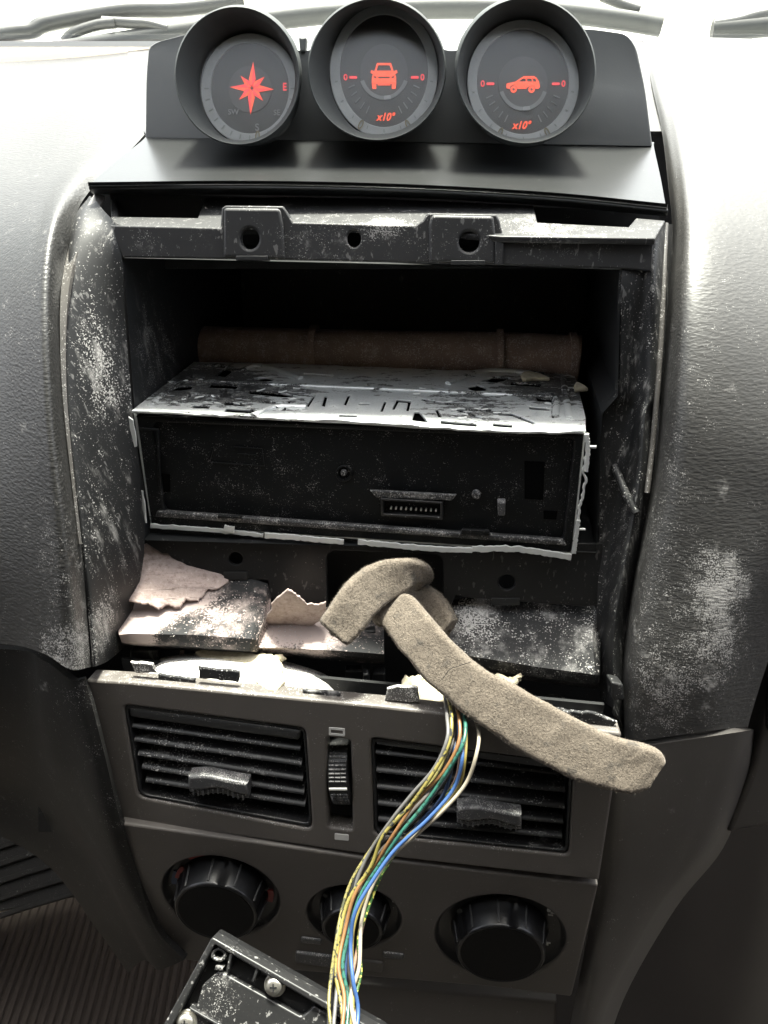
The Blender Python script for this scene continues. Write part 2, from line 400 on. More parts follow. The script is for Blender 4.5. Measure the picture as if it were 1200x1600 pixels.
# bare galvanised steel with black paint flaking off
def radio_metal():
    m, N, L, P = newmat('flaking_black_paint_on_steel'); geo = N.new('ShaderNodeNewGeometry'); pos = geo.outputs['Position']
    n1 = noise_(N, L, pos, 210, 6, .7, (.6, 1.5, 1)); n2 = noise_(N, L, pos, 1500, 3); n3 = noise_(N, L, pos, 30, 3)
    amt = None
    for c, r, s in [(RT.raw(320, 600), 38, .22), (RT.raw(860, 605), 32, .21), (RT.raw(430, 622), 30, .13), (RT.raw(720, 635), 30, .12), (RT.raw(580, 600), 20, .08), (RT.raw(560, 655), 60, -.05)]:
        v = N.new('ShaderNodeVectorMath'); v.operation = 'DISTANCE'; L.new(pos, v.inputs[0]); v.inputs[1].default_value = c*.001
        f = math_(N, L, 'MULTIPLY', ramp_(N, L, v.outputs['Value'], r*.001, r*.0004), s)
        amt = f if amt is None else math_(N, L, 'ADD', amt, f)
    paint = ramp_(N, L, math_(N, L, 'ADD', n1, amt), .60, .612)
    dust = ramp_(N, L, math_(N, L, 'ADD', math_(N, L, 'MULTIPLY', n2, .6), math_(N, L, 'MULTIPLY', n1, .4)), .50, .60)
    c = mixc(N, L, paint, (.68, .70, .70), (.008, .008, .009))
    c = mixc(N, L, math_(N, L, 'MULTIPLY', dust, .45), c, (.6, .6, .58))
    L.new(c, P.inputs['Base Color'])
    mt = math_(N, L, 'MULTIPLY', math_(N, L, 'SUBTRACT', 1, paint), .6); L.new(mt, P.inputs['Metallic'])
    L.new(mixf(N, L, dust, .35, .8), P.inputs['Roughness'])
    bp = N.new('ShaderNodeBump'); bp.inputs['Strength'].default_value = .5; bp.inputs['Distance'].default_value = .0004
    L.new(paint, bp.inputs['Height']); L.new(bp.outputs[0], P.inputs['Normal'])
    return m
M['rmetal'] = radio_metal()
M['bare'] = plastic('bare_grey_metal_edge', (.5, .51, .5), .5, metal=.1, dust=.0, mottle=.3, dcol=(.7, .69, .66))
M['foam'] = foam_mat('beige_felt_foam', (.108, .089, .071), (.158, .133, .108), 1300, st=.8, bump=.7, k=.72)
M['pink'] = foam_mat('pinkish_white_insulation', (.36, .28, .255), (.46, .38, .35), 420, stain=(.22, .16, .145), k=.85, bump=.3, st=.35)
M['cream'] = foam_mat('cream_expanded_foam', (.42, .37, .26), (.5, .45, .34), 420, stain=(.2, .16, .10), k=.85, bump=.25, st=.3)
M['brown'] = plastic('dirty_brown_metal', (.19, .13, .10), .8, dust=.08, scratch=.3, mottle=.7)
M['dial'] = plastic('dark_dial_face', (.028, .032, .034), .5, dust=-.1, mottle=.05)
M['dialdisc'] = simple('grey_dial_disc', (.05, .055, .056), .5)
M['ring'] = simple('grey_translucent_ring', (.25, .265, .27), .5)
M['mark'] = simple('faint_dial_print', (.16, .17, .175), .5)
def lensmat():
    m, N, L, P = newmat('clear_dial_lens'); N.remove(P)
    t = N.new('ShaderNodeBsdfTransparent'); g_ = N.new('ShaderNodeBsdfGlossy'); g_.inputs['Roughness'].default_value = .22
    mx = N.new('ShaderNodeMixShader'); mx.inputs[0].default_value = .045
    L.new(t.outputs[0], mx.inputs[1]); L.new(g_.outputs[0], mx.inputs[2]); L.new(mx.outputs[0], N['Material Output'].inputs[0]); return m
M['lens'] = lensmat()
M['tick'] = simple('brass_dial_marker', (.13, .11, .06), .5)
M['orange'] = emis('orange_backlight', (1, .10, .035), .2)
M['red'] = emis('red_backlight', (1, .05, .06), .17)
M['silver'] = simple('silver_screw', (.55, .53, .48), .3, .9)
M['whitemark'] = simple('pale_print', (.45, .44, .42), .5)
M['pin'] = simple('tin_pin', (.7, .68, .62), .3, .8)
M['redplastic'] = simple('red_print', (.22, .012, .012), .4)
M['blueplastic'] = simple('blue_print', (.01, .03, .08), .4)
M['rubber'] = simple('grey_wiper_rubber', (.018, .02, .02), .6)
M['arm'] = simple('grey_wiper_metal', (.035, .036, .036), .5)
M['hood'] = simple('pale_car_paint', (.62, .62, .58), .35, coat=.5, nz=3)
M['ground'] = simple('pale_dry_ground', (.40, .38, .30), .9, nz=4)
M['cabin'] = simple('grey_cabin_lining', (.26, .245, .23), .8, nz=20)  # lining of the unseen shell, lightened to bounce fill forward
M['carpet'] = simple('dark_brown_carpet', (.013, .010, .008), .9, nz=900)
M['carpet2'] = simple('dark_brown_ribbed_mat', (.055, .042, .034), .85, nz=700)
M['slat'] = M['glossblack']

# ---------------------------------------------------------------- setting
def plain(name, o): return tag(o, kind='structure')
g = mesh_from([Vector((-40000, -40000, 0)), Vector((40000, -40000, 0)), Vector((40000, 40000, 0)), Vector((-40000, 40000, 0))], [(0, 1, 2, 3)])
tag(finish('ground', g, M['ground'], smooth=False), kind='structure')
Z0 = 1250
# car body round the dashboard, with an unseen cabin shell added to block light
body = thing('car', Vector((0, 0, 200)), 'pale car body with bonnet beyond the windscreen, unseen roof above and dark footwell', 'car')
hd = [[Vector((x, y, Z0-125-((y-830)/900)**2*55-abs(x/800)**3*60)) for x in range(-900, 901, 150)] for y in range(830, 1900, 130)]
sheet('bonnet', hd, M['hood'], body, n=(2, 2), thick=6)
cowl = [[Vector((x, y, Z0-96-(y-740)*.30+(0 if y < 800 else -8))) for x in range(-900, 901, 200)] for y in (745, 775, 805, 832)]
sheet('scuttle_panel', cowl, M['hood'], body, n=(2, 2), thick=4)
wbox('bulkhead', (-900, 770, 250), (900, 790, Z0-128), M['dark'], body)  # out of view, added to stop light leaking in behind the dash
wbox('unseen_roof', (-750, -1100, Z0+330), (750, 40, Z0+350), M['cabin'], body)  # out of view, added to keep sky light off the cabin
wbox('unseen_rear_wall', (-750, -1120, 250), (750, -1100, Z0+330), M['cabin'], body)  # out of view, added to block light from behind
for s in (-1, 1):
    wbox('door_panel', (s*735-12, -1100, 250), (s*735+12, 740, Z0-110), M['cabin'], body)
for s in (-1, 1):
    wbox('side_wall', (s*735-12, -1100, Z0-110), (s*735+12, -60, Z0+330), M['cabin'], body)  # unseen closed sides, added to cut the fill from the side windows
# floor with a ribbed mat
V = []; Fc = []
def floor_box():
    return wbox('floor', (-735, -1100, 470), (735, 770, 480), M['carpet'])
tag(floor_box(), kind='structure')
def ribbed(name, x0, x1, y0, y1, zf, mat, pitch, hgt, parent=None, along='y'):
    V = []; n = int((x1-x0)/pitch)
    prof = [(0, 0), (.15, 1), (.6, 1), (.75, 0)]
    xs = []
    for i in range(n):
        for a, b in prof: xs.append((x0+(i+a)*pitch, b*hgt))
    ys = [y0+(y1-y0)*k/20 for k in range(21)]
    V = [Vector((x, y, zf(x, y)+h)) for y in ys for x, h in xs]
    m = len(xs)
    Fc = [(j*m+i, j*m+i+1, (j+1)*m+i+1, (j+1)*m+i) for j in range(20) for i in range(m-1)]
    return finish(name, mesh_from(V, Fc), mat, parent, True, 30)
mat_o = ribbed('floor_mat', -480, -130, 100, 640, lambda x, y: 484+max(0, y-480)*.35, M['carpet2'], 7.6, 2.4)
tag(mat_o, 'dark brown ribbed floor mat in the shadowed footwell below the dashboard', 'floor mat')
kick = thing('footwell_trim', W(60, 1400, 640), 'black ribbed side trim of the footwell under the dashboard edge', 'footwell trim')
KP = Plane.three((0, 1400, 600), (200, 1330, 560), (60, 1200, 640))
pslab('backing_panel', KP, [[(-200, 1150), (260, 1180), (260, 1372), (-200, 1460)]], M['column'], kick, thick=3, off=-3, bevel=.5)
for i in range(5):
    y = 1262+i*27
    pslab('rib', KP, [[(-60, y+75), (40, y+43), (150, y+12), (215, y), (215, y+8), (150, y+20), (40, y+52), (-60, y+86)]], M['column'], kick, thick=3, off=.5, bevel=1)

# windscreen
wr = [[Vector((x, y, z)) for x in range(-820, 821, 205)] for y, z in ((742, Z0-92), (560, Z0+40), (330, Z0+200), (45, Z0+335))]
gm, N, L, P = newmat('windscreen_glass'); N.remove(P)
tr = N.new('ShaderNodeBsdfTransparent'); gl = N.new('ShaderNodeBsdfGlossy'); gl.inputs['Roughness'].default_value = .02
tr.inputs['Color'].default_value = (.93, .96, .94, 1)
mx = N.new('ShaderNodeMixShader'); mx.inputs[0].default_value = .04
L.new(tr.outputs[0], mx.inputs[1]); L.new(gl.outputs[0], mx.inputs[2]); L.new(mx.outputs[0], N['Material Output'].inputs[0])
ws = sheet('windscreen', wr, gm, None, n=(3, 3), thick=4)
tag(ws, 'clear sloping windscreen glass between the dashboard top and the bonnet', 'windscreen')

# ---------------------------------------------------------------- dashboard
dash = thing('dashboard', W(600, 900, 360), 'black vinyl dashboard with an empty gutted radio opening and white powder on it', 'dashboard')
lpad = [
 [(-350,112,600),(-100,102,620),(60,94,640),(160,86,645),(240,76,650),(300,70,652)],
 [(-400,190,470),(-120,178,480),(40,168,490),(130,158,490),(200,150,492),(262,146,495)],
 [(-450,280,390),(-140,254,400),(20,240,405),(110,226,405),(170,216,407),(226,210,414)],
 [(-480,400,345),(-160,345,350),(-10,315,350),(70,297,345),(112,283,342),(152,284,352)],
 [(-500,520,320),(-170,455,322),(-20,410,318),(48,378,308),(82,352,304),(114,350,319)],
 [(-500,650,315),(-170,600,312),(-20,560,306),(38,505,295),(72,482,290),(98,480,305)],
 [(-500,800,318),(-170,760,314),(-20,720,305),(48,690,293),(80,660,288),(103,640,303)],
 [(-500,950,325),(-170,905,320),(-20,870,310),(62,862,298),(100,850,293),(127,850,307)],
 [(-500,1060,333),(-170,1005,328),(0,1006,318),(65,1020,308),(110,1046,304),(142,1042,315)]]
sheet('dash_pad', lpad, M['vinyl_l'], dash, n=(7, 7), thick=3, label='dashboard pad beside the compass gauge, bright on top')
rpad = [
 [(1005,62,650),(1020,60,645),(1060,58,640),(1200,62,632),(1450,80,620)],
 [(1018,130,510),(1032,128,500),(1075,126,495),(1230,135,485),(1500,160,475)],
 [(1034,205,430),(1047,203,415),(1085,203,405),(1240,225,396),(1520,260,390)],
 [(1044,290,375),(1059,290,355),(1096,290,345),(1250,320,340),(1540,380,335)],
 [(1050,360,345),(1062,360,325),(1098,365,313),(1250,420,312),(1550,500,312)],
 [(1044,460,325),(1056,460,307),(1095,470,297),(1250,540,297),(1550,620,305)],
 [(1035,600,320),(1048,600,302),(1090,620,292),(1240,680,293),(1500,740,303)],
 [(1020,750,322),(1035,755,304),(1080,775,296),(1190,805,296),(1350,840,305)],
 [(990,900,328),(1006,905,310),(1060,915,302),(1150,925,300),(1240,935,310)],
 [(972,1040,334),(986,1050,315),(1040,1058,308),(1120,1048,306),(1200,1034,316)],
 [(974,1146,336),(988,1158,320),(1050,1150,315),(1110,1142,313),(1168,1135,320)]]
sheet('dash_pad', rpad, M['vinyl_r'], dash, n=(7, 7), thick=3, label='dashboard pad beside the car-side gauge, powder smeared on it')
mid = [[(x, y, D) for x in (200, 420, 640, 860, 1040)] for y, D in ((62, 655), (100, 560), (150, 490), (205, 432))]
mid[0] = [(200, 80, 650), (420, 60, 660), (640, 52, 665), (860, 58, 660), (1040, 64, 652)]
sheet('dash_top', mid, M['vinyl_l'], dash, n=(5, 5), thick=3)
# inner side walls of the opening
lch = [
 [(140,306,338),(148,312,330),(163,330,320),(182,351,312)],
 [(112,352,319),(122,360,313),(155,380,312),(190,402,311)],
 [(97,480,305),(108,488,304),(155,500,312),(197,515,318)],
 [(102,640,303),(113,646,303),(160,652,315),(208,650,327)],
 [(126,850,307),(137,850,308),(182,850,325),(226,845,342)],
 [(138,960,312),(147,960,313),(176,965,330),(206,960,347)],
 [(146,1042,315),(153,1040,317),(170,1032,332),(194,1012,351)]]
sheet('side_wall', lch, M['cheek'], dash, n=(7, 6), thick=2)
rch = [
 [(1000,366,312),(1012,362,310),(1030,352,307),(1052,350,332)],
 [(973,421,301),(1005,421,303),(1026,425,303),(1049,430,327)],
 [(970,520,310),(998,520,311),(1024,520,307),(1044,520,324)],
 [(966,612,315),(992,615,317),(1018,615,310),(1038,615,322)],
 [(942,648,323),(985,650,321),(1008,650,311),(1032,650,322)],
 [(938,760,329),(974,760,325),(998,760,314),(1021,760,323)],
 [(934,900,335),(950,900,331),(973,900,319),(991,905,328)],
 [(932,1000,341),(942,1000,336),(958,1000,323),(977,1000,333)],
 [(938,1090,341),(948,1100,336),(960,1110,326),(976,1140,335)]]
sheet('side_wall', rch, M['cheek'], dash, n=(7, 6), thick=2)
tube('rib', [W(960, 728, 325), W(975, 765, 319), W(993, 802, 316)], 1.7, M['cheek'], dash, n=8)
pslab('clip_block', Plane(317, 0, -.0002, 965, 1080), [rnd([(953,1062),(972,1066),(974,1092),(955,1090)], 4)], M['cheek'], dash, thick=8, off=2, bevel=.8)

sheet('lit_edge_strip', [[(148,302,332),(164,307,331)],[(118,355,318),(135,359,315)],[(100,420,308),(113,421,306)],[(94,480,301),(105,481,301)],[(95,560,299),(103,560,300)],[(100,640,299),(106,640,300)],[(111,745,300.5),(116,745,301)],[(124,850,303),(128,850,304)]], M['edge'], dash, n=(6, 3), thick=1.5)  # pale strip painting the highlight along the opening's edge
tube('lit_edge_strip', [W(*p) for p in ((1040,350,318),(1037,430,312),(1033,520,310),(1027,610,311),(1019,700,314),(1011,770,315))], 1.1, M['edge'], dash, n=10)  # pale line painting the lit vertical edge
# mounting frame with its two bosses
H1 = ell(391, 373, 14.5, 16.5, 28); H2 = ell(553, 373, 11, 13.5, 24); H3 = ell(733, 378, 16, 16, 28)
fr = [(172,352),(344,356),(346,325),(352,321),(442,322),(448,330),(458,347),(648,352),(660,345),(668,333),(776,335),(781,345),(786,366),(1023,369),(1018,424),(973,420),(784,414),(447,406),(190,402)]
pslab('mounting_frame', B, [fr, H1, H2, H3], M['frame'], dash, thick=3, off=0, bevel=.7)
pslab('screw_boss', B, [rnd([(350,325),(438,326),(443,350),(446,404),(350,402)], [6,6,3,2,2]), H1], M['frame'], dash, thick=3, off=1.2, bevel=1.1)
pslab('screw_boss', B, [rnd([(674,336),(771,338),(774,366),(774,411),(670,409),(670,352)], [6,6,3,2,2,3]), H3], M['frame'], dash, thick=3, off=1.2, bevel=1.1)
pbox('rib', B, (774, 366), (785, 414), M['frame'], dash, off=1.6, thick=4, bevel=.4)
for x0, x1, y in ((370, 420, 404), (705, 757, 411)):
    pbox('clip', B, (x0, y-4), (x1, y+3), M['dark'], dash, off=1.8, thick=5, bevel=.3)
shf = [(172,353),(172,309),(180,308),(184,336),(308,338),(320,307),(450,305),(600,308),(834,318),(840,345),(982,352),(994,338),(1040,342),(1024,370),(784,367),(600,352),(345,355)]
pslab('shelf', SH, [shf], M['frame'], dash, thick=2.5, off=-.6, bevel=.6)
SB = Plane(345, 0, -.0002, 600, 320)
pslab('back_wall', SB, [[(172,300),(1030,330),(1030,420),(172,420)]], M['dark'], dash, thick=2)
# slot liner
dT = (W(303, 565, 390)-W(205, 640, RF.D(205, 640))).normalized()
op = [(190,403),(972,421),(967,620),(942,648),(934,866),(222,846),(208,650)]
r0 = [B.pt(x, y, -2) for x, y in op]
loft('slot_liner', [r0, [p+dT*60 for p in r0], [p+dT*150 for p in r0]], M['liner'], dash, cap1=True)
# brown bar behind the radio
cb = [W(322, 545, 405), W(420, 548, 400), W(600, 553, 392), W(780, 556, 386), W(905, 562, 380)]
tube('cross_bar', cb, 11.5, M['brown'], dash, n=20)
for x, y, D in ((492, 549, 397), (780, 556, 386), (893, 562, 380.5)):
    tube('bar_clamp', [W(x-5, y, D), W(x+5, y, D-.3)], 13, M['brown'], dash, n=20, sub=1)

# lower plate under the radio
lpo = [(212,822),(942,850),(938,945),(915,948),(820,941),(740,935),(712,930),(700,958),(690,963),(520,960),(505,953)]
lpo += rough([(505,953),(470,945),(452,952),(428,942),(419,925),(418,906),(352,904),(345,896),(322,893),(290,884),(262,866),(245,862),(228,850),(214,850)], 1.6, 7, 3, False)[1:]
slot = rnd([(510,868),(520,860),(680,866),(692,874),(692,962),(512,956)], 5)
pslab('lower_plate', LP, [lpo, ell(368, 873, 11, 10, 20), ell(792, 910, 13, 12, 20), slot], M['lowplate'], dash, thick=2.5, bevel=.5)
for a, b in (((350, 893), (388, 905)), ((768, 934), (812, 945))):
    pbox('clip_slot', LP, a, b, M['dark'], dash, off=.8, thick=2, bevel=.2)
CVB = Plane(385, 0, -.0002, 600, 1000)
pslab('cavity_back', CVB, [[(60,820),(1080,820),(1080,1300),(60,1300)]], M['dark'], dash, thick=3)
# duct covers below it
sheet('duct_cover', [
 [(186,945,356),(210,925,356),(300,906,354),(395,905,350),(418,912,350),(424,930,351)],
 [(184,975,343),(205,968,342),(300,962,339),(398,965,336),(412,968,338),(420,975,344)],
 [(186,992,334),(205,990,332),(300,992,330),(392,998,328),(402,1000,331),(412,1000,340)],
 [(190,1003,338),(205,1004,334),(300,1010,332),(390,1017,331),(402,1018,334),(410,1010,342)],
 [(192,1008,352),(205,1010,352),(300,1018,352),(390,1026,352),(402,1026,352),(410,1016,352)]],
 M['pinkduct'], dash, n=(5, 5), thick=1.5, lin=True, auto=25, amp=.8)
sheet('duct_cover', [
 [(415,930,356),(450,940,356),(480,948,356),(520,955,356),(600,960,356)],
 [(405,975,345),(450,975,344),(490,975,344),(520,980,344),(600,990,345)],
 [(395,1012,334),(450,1012,333),(490,1015,333),(520,1016,333),(600,1022,334)],
 [(396,1024,350),(450,1028,350),(490,1030,350),(520,1032,350),(600,1038,350)]],
 M['pinkduct'], dash, n=(5, 5), thick=1.5, lin=True, auto=25, amp=.8)
sheet('duct_cover', [
 [(690,940,352),(745,932,350),(765,936,349),(850,940,347),(928,946,345),(936,960,346)],
 [(690,985,344),(718,975,342),(750,982,340),(850,994,337),(926,1004,333),(938,1005,338)],
 [(680,1015,338),(705,1018,334),(740,1026,332),(840,1042,329),(930,1054,326),(938,1052,332)],
 [(680,1030,340),(705,1034,338),(740,1042,336),(840,1058,332),(930,1068,330),(938,1066,336)],
 [(680,1040,356),(705,1044,356),(740,1050,356),(840,1066,356),(930,1076,356),(938,1074,356)]],
 M['duct'], dash, n=(5, 5), thick=1.5, lin=True, auto=25, amp=.8)
# ducts seen through the gap, powder covered
sheet('air_duct', [
 [(225,1040,352),(262,1026,350),(340,1020,350),(430,1030,350),(500,1050,352),(530,1070,354)],
 [(225,1062,334),(262,1040,330),(340,1036,330),(430,1046,328),(500,1064,332),(534,1088,338)],
 [(225,1085,324),(258,1068,322),(340,1070,320),(430,1080,318),(500,1092,320),(532,1106,326)],
 [(225,1110,326),(258,1100,324),(340,1105,323),(430,1110,322),(500,1120,324),(532,1130,328)]],
 M['whiteduct'], dash, n=(6, 6), thick=2, amp=1.5)
sheet('air_duct', [
 [(840,1090,350),(870,1085,348),(905,1105,346),(940,1125,345)],
 [(838,1110,328),(870,1108,324),(905,1120,322),(950,1135,322)],
 [(838,1140,326),(870,1140,323),(905,1150,322),(950,1160,322)]], M['duct'], dash, n=(5, 5), thick=2)
sheet('air_duct', [
 [(600,1070,352),(650,1062,350),(720,1058,348),(800,1075,346),(850,1095,345)],
 [(600,1095,334),(650,1085,332),(720,1085,330),(800,1100,328),(850,1115,326)],
 [(600,1125,328),(650,1120,326),(720,1122,325),(800,1135,324),(850,1145,323)]], M['duct'], dash, n=(5, 5), thick=2)
for x, y, D, w, h in ((553, 1020, 340, 16, 9), (575, 1000, 345, 12, 14), (572, 1075, 338, 5, 22), (553, 1068, 348, 14, 20), (592, 1070, 348, 10, 18), (225, 1028, 346, 22, 12)):
    q = Plane(D, 0, -.0003, x, y); pslab('bracket', q, [rnd([(x-w,y-h),(x+w,y-h),(x+w,y+h),(x-w,y+h)], 4)], M['lowplate'], dash, thick=6, bevel=.8)
q = Plane(350, 0, 0, 275, 1030)
pslab('bracket', q, [[(283,1008),(289,1006),(282,1045),(276,1045)]], M['brown'], dash, thick=2, bevel=.3)

# trim below the pads
lcol = [
 [(-300,1018,338),(0,1014,327),(65,1030,316),(110,1062,312),(133,1060,313)],
 [(-300,1100,352),(0,1090,340),(75,1110,325),(122,1120,316),(147,1115,315)],
 [(-300,1190,385),(0,1165,370),(90,1185,340),(140,1190,322),(166,1190,321)],
 [(-100,1265,440),(30,1235,410),(108,1235,352),(155,1270,332),(188,1283,331)],
 [(60,1340,430),(130,1330,395),(160,1350,360),(192,1370,348),(214,1365,346)],
 [(150,1450,430),(185,1430,390),(208,1445,372),(230,1450,360),(243,1450,357)],
 [(200,1520,430),(225,1500,400),(245,1515,382),(265,1510,370),(288,1500,362)]]
sheet('lower_trim', lcol, M['column'], dash, n=(6, 6), thick=3, label='black trim curving down to the footwell')
rcol = [
 [(968,1152,330),(990,1166,320),(1060,1158,315),(1120,1149,313),(1167,1142,318),(1180,1140,345)],
 [(955,1225,333),(980,1222,324),(1060,1220,320),(1110,1216,320),(1152,1212,326),(1170,1215,352)],
 [(938,1350,342),(962,1345,333),(1020,1335,331),(1070,1332,333),(1108,1325,340),(1130,1325,375)],
 [(918,1460,354),(940,1455,345),(975,1450,345),(1005,1445,349),(1030,1425,356),(1055,1420,390)],
 [(893,1590,372),(912,1588,363),(928,1585,363),(942,1580,367),(955,1565,374),(975,1560,405)],
 [(870,1700,392),(885,1700,384),(900,1698,384),(910,1695,388),(920,1690,395),(935,1685,425)]]
sheet('lower_trim', rcol, M['sidelow'], dash, n=(6, 6), thick=3, label='taupe trim that narrows beside the climate dials')

glove = thing('glovebox', W(1180, 1200, 345), 'taupe glovebox front at the picture edge, past a dark gap beside the trim', 'glovebox')
GP = Plane(335, .0001, -.0003, 1180, 1150)
pslab('lid', GP, [rnd([(1212,1000),(1200,1085),(1190,1150),(1178,1200),(1136,1302),(1210,1290),(1500,1230),(1500,960)], 6)], M['sidelow'], glove, thick=16, bevel=2)
pslab('frame', GP, [rnd([(1206,1010),(1195,1090),(1196,1138),(1400,1120),(1400,990)], 5)], M['column'], glove, thick=3, off=2.5, bevel=.8)
sb = [[(1000,1300,600),(1120,1200,600),(1300,1150,600)],[(960,1600,600),(1120,1600,600),(1300,1600,600)],[(930,1750,600),(1120,1750,600),(1300,1750,600)]]
tag(sheet('carpet', sb, M['carpet'], None, n=(6, 6), thick=4, amp=6, ascale=.02), 'dark brown carpet lining below the glovebox in deep shade', 'carpet')

# ---------------------------------------------------------------- gauge pod
pod = thing('gauge_pod', PF.raw(600, 225), 'grey pod of three round backlit gauges on top of the dashboard', 'gauge pod')
PO = rnd([(228,216),(229,120),(233,74),(246,66),(300,52),(380,45),(464,80),(484,80),(560,45),(640,45),(697,80),(714,80),(820,45),(925,46),(980,54),(994,74),(1008,140),(1019,229),(600,222)],
         [2,20,14,8,20,20,10,10,20,20,10,10,20,20,16,20,20,3,3], 5)
bk = Vector((0, 1, -.10))
ringf = [PF.pt(x, y, 0) for x, y in PO]; cen = PF.pt(620, 150)
ring_in = [p+(cen-p)*.006+PF.n*1.2 for p in ringf]
loft('housing', [ring_in, [p+(cen-p)*.001+PF.n*.6 for p in ringf], ringf, [p+bk*35 for p in ringf], [p+(cen-p)*.06+bk*85 for p in ringf]], M['pod'], pod, cap0=True, cap1=True, auto=50)
# ledge under the pod
ledge = [
 [(224,204,386),(430,206,384),(640,212,383),(850,218,381),(1022,222,378)],
 [(226,216,378),(430,218,377),(640,222,376),(850,226,374),(1022,231,371)],
 [(180,252,349),(410,254,347),(635,256,346),(855,268,342),(1032,277,339)],
 [(142,287,324),(390,285,323),(630,290,321),(860,303,317),(1040,320,313)],
 [(139,291,323),(390,289,321.5),(630,294,319.5),(860,307,315.5),(1043,325,311.5)],
 [(140,297,324),(390,296,322),(630,301,320),(860,314,316),(1043,333,312)],
 [(146,303,330),(390,303,330),(630,308,328),(860,320,324),(1041,338,320)],
 [(160,304,346),(390,305,346),(630,309,344),(860,322,340),(1036,338,338)]]
sheet('ledge', ledge, M['lip'], pod, n=(6, 10), thick=1.5, auto=45)

def eW(cx, cy, rx, ry, D, n=64, rot=0, tilt=0, tilty=0):
    o = []
    for p in ell(cx, cy, rx, ry, n, rot):
        o.append(W(p[0], p[1], D+tilt*(p[0]-cx)/max(rx, 1)+tilty*(p[1]-cy)/max(ry, 1)))
    return o
def gauge(hood, face, rot, D, lab):
    hx, hy, hrx, hry = hood; fx, fy, frx, fry = face
    g = eW(fx, fy, frx, fry, D+14)
    TY = 7; D0 = D; D = D+3
    back = [p+Vector((0, 1, -.06))*70 for p in eW(hx+(600-hx)*-.06, hy+14, hrx*.80, hry*.84, D, rot=rot, tilty=TY)]
    rings = [back, [p+Vector((0, 1, -.06))*6 for p in eW(hx, hy, hrx, hry, D, rot=rot, tilty=TY)],
             eW(hx, hy, hrx-.5, hry-.5, D-1, rot=rot, tilty=TY), eW(hx, hy, hrx-2.5, hry-2.5, D-1.8, rot=rot, tilty=TY), eW(hx, hy, hrx-5, hry-5, D-1.2, rot=rot, tilty=TY),
             eW(hx+(fx-hx)*.15, hy+(fy-hy)*.15, hrx-12, hry-12, D+1.5, rot=rot*.8, tilty=TY*.8),
             eW(hx+(fx-hx)*.7, hy+(fy-hy)*.7, frx+(hrx-frx)*.3, fry+(hry-fry)*.3, D+6.5, rot=rot*.3, tilty=TY*.3),
             eW(fx, fy, frx+1, fry+1, D+11), eW(fx, fy, frx+1, fry+1, D+14)]
    D = D0
    loft('hood', rings, M['hoodm'], pod, auto=70, label=lab+' hood')
    G = Plane(D+15, 0, -.0001, fx, fy)
    dial = pslab('gauge_dial', G, [ell(fx, fy, frx+1, fry+1, 64)], M['dial'], pod, thick=2, off=0, label=lab)
    pslab('outer_ring', G, [ell(fx, fy, frx, fry, 64), ell(fx, fy-1.5, frx-15, fry-16, 64)], M['ring'], dial, thick=1.4, off=1.0, bevel=.3)
    pslab('centre_disc', G, [ell(fx, fy, frx*.44, fry*.42, 48)], M['dialdisc'], dial, thick=.5, off=.5)
    lens = pslab('lens', G, [ell(fx, fy, frx+.5, fry+.5, 64)], M['lens'], pod, thick=.5, off=2.6)
    return G, dial
G1, d1 = gauge((371, 118, 99, 110), (391, 140, 76, 87), -6, 331, 'compass gauge')
G2, d2 = gauge((589, 108, 109, 113), (600, 113, 84, 104), 0, 329, 'gauge with a car seen from the front')
G3, d3 = gauge((822, 110, 110, 116), (817, 130, 87, 98), 3, 326, 'gauge with a car seen from the side')
# faint printing and ticks
def ticks(G, d, cx, cy, rx, ry, n, a0, a1, k0=.80, k1=.86, mat='mark'):
    L_ = []
    for i in range(n):
        t = R(a0+(a1-a0)*i/(n-1)); c, s = math.cos(t), math.sin(t)
        p0 = Vector((cx+rx*k0*c, cy+ry*k0*s)); p1 = Vector((cx+rx*k1*c, cy+ry*k1*s)); t_ = Vector((-s, c))*.8
        L_.append(pslab('tick', G, [[tuple(p0-t_), tuple(p0+t_), tuple(p1+t_), tuple(p1-t_)]], M[mat], None, thick=.4, off=1.3 if k1 > .87 else .5, smooth=False))
    return join_slabs('tick_marks', L_, d)
ticks(G1, d1, 391, 140, 76, 87, 15, 0, 180, .84, .93)
for G, d, cx, cy, rx, ry in ((G2, d2, 600, 113, 84, 104), (G3, d3, 817, 130, 87, 98)):
    ticks(G, d, cx, cy, rx, ry, 5, 20, 62, .58, .70); ticks(G, d, cx, cy, rx, ry, 5, 118, 160, .58, .70)
    ticks(G, d, cx, cy, rx, ry, 9, 10, 170, .87, .92)
    pslab('inner_arc', G, [ell(cx, cy, 39, 44, 30, 0, 20, 160)+ell(cx, cy, 33, 38, 30, 0, 160, 20)], M['mark'], d, thick=.5, off=.8)
    pslab('needle_stub', G, [[(cx, cy+38), (cx+10, cy+37), (cx+11, cy+43), (cx, cy+44)]], M['ring'], d, thick=.5, off=1.1)
    for sx in (-36, 37):
        e = ell(cx+sx, cy+ry*.80, 3.6, 8, 20, -sx*.7); e2 = ell(cx+sx, cy+ry*.80, 2, 5.6, 20, -sx*.7)
        pslab('marker', G, [e, e2], M['tick'], d, thick=.5, off=1.6)
for sx in (0,):
    pslab('marker', G1, [ell(403, 214, 3.6, 8, 20, 5), ell(403, 214, 2, 5.6, 20, 5)], M['tick'], d1, thick=.5, off=1.6)
text('letters', G1, 'S', 402, 200, 4.2, M['mark'], d1, .6)
text('letters', G1, 'SW', 365, 176, 3.2, M['mark'], d1, .6)
text('letters', G1, 'SE', 433, 177, 3.2, M['mark'], d1, .6)
text('letters', G1, 'E', 445, 137, 4.4, M['red'], d1, .6, wide=.8, bold=.03)
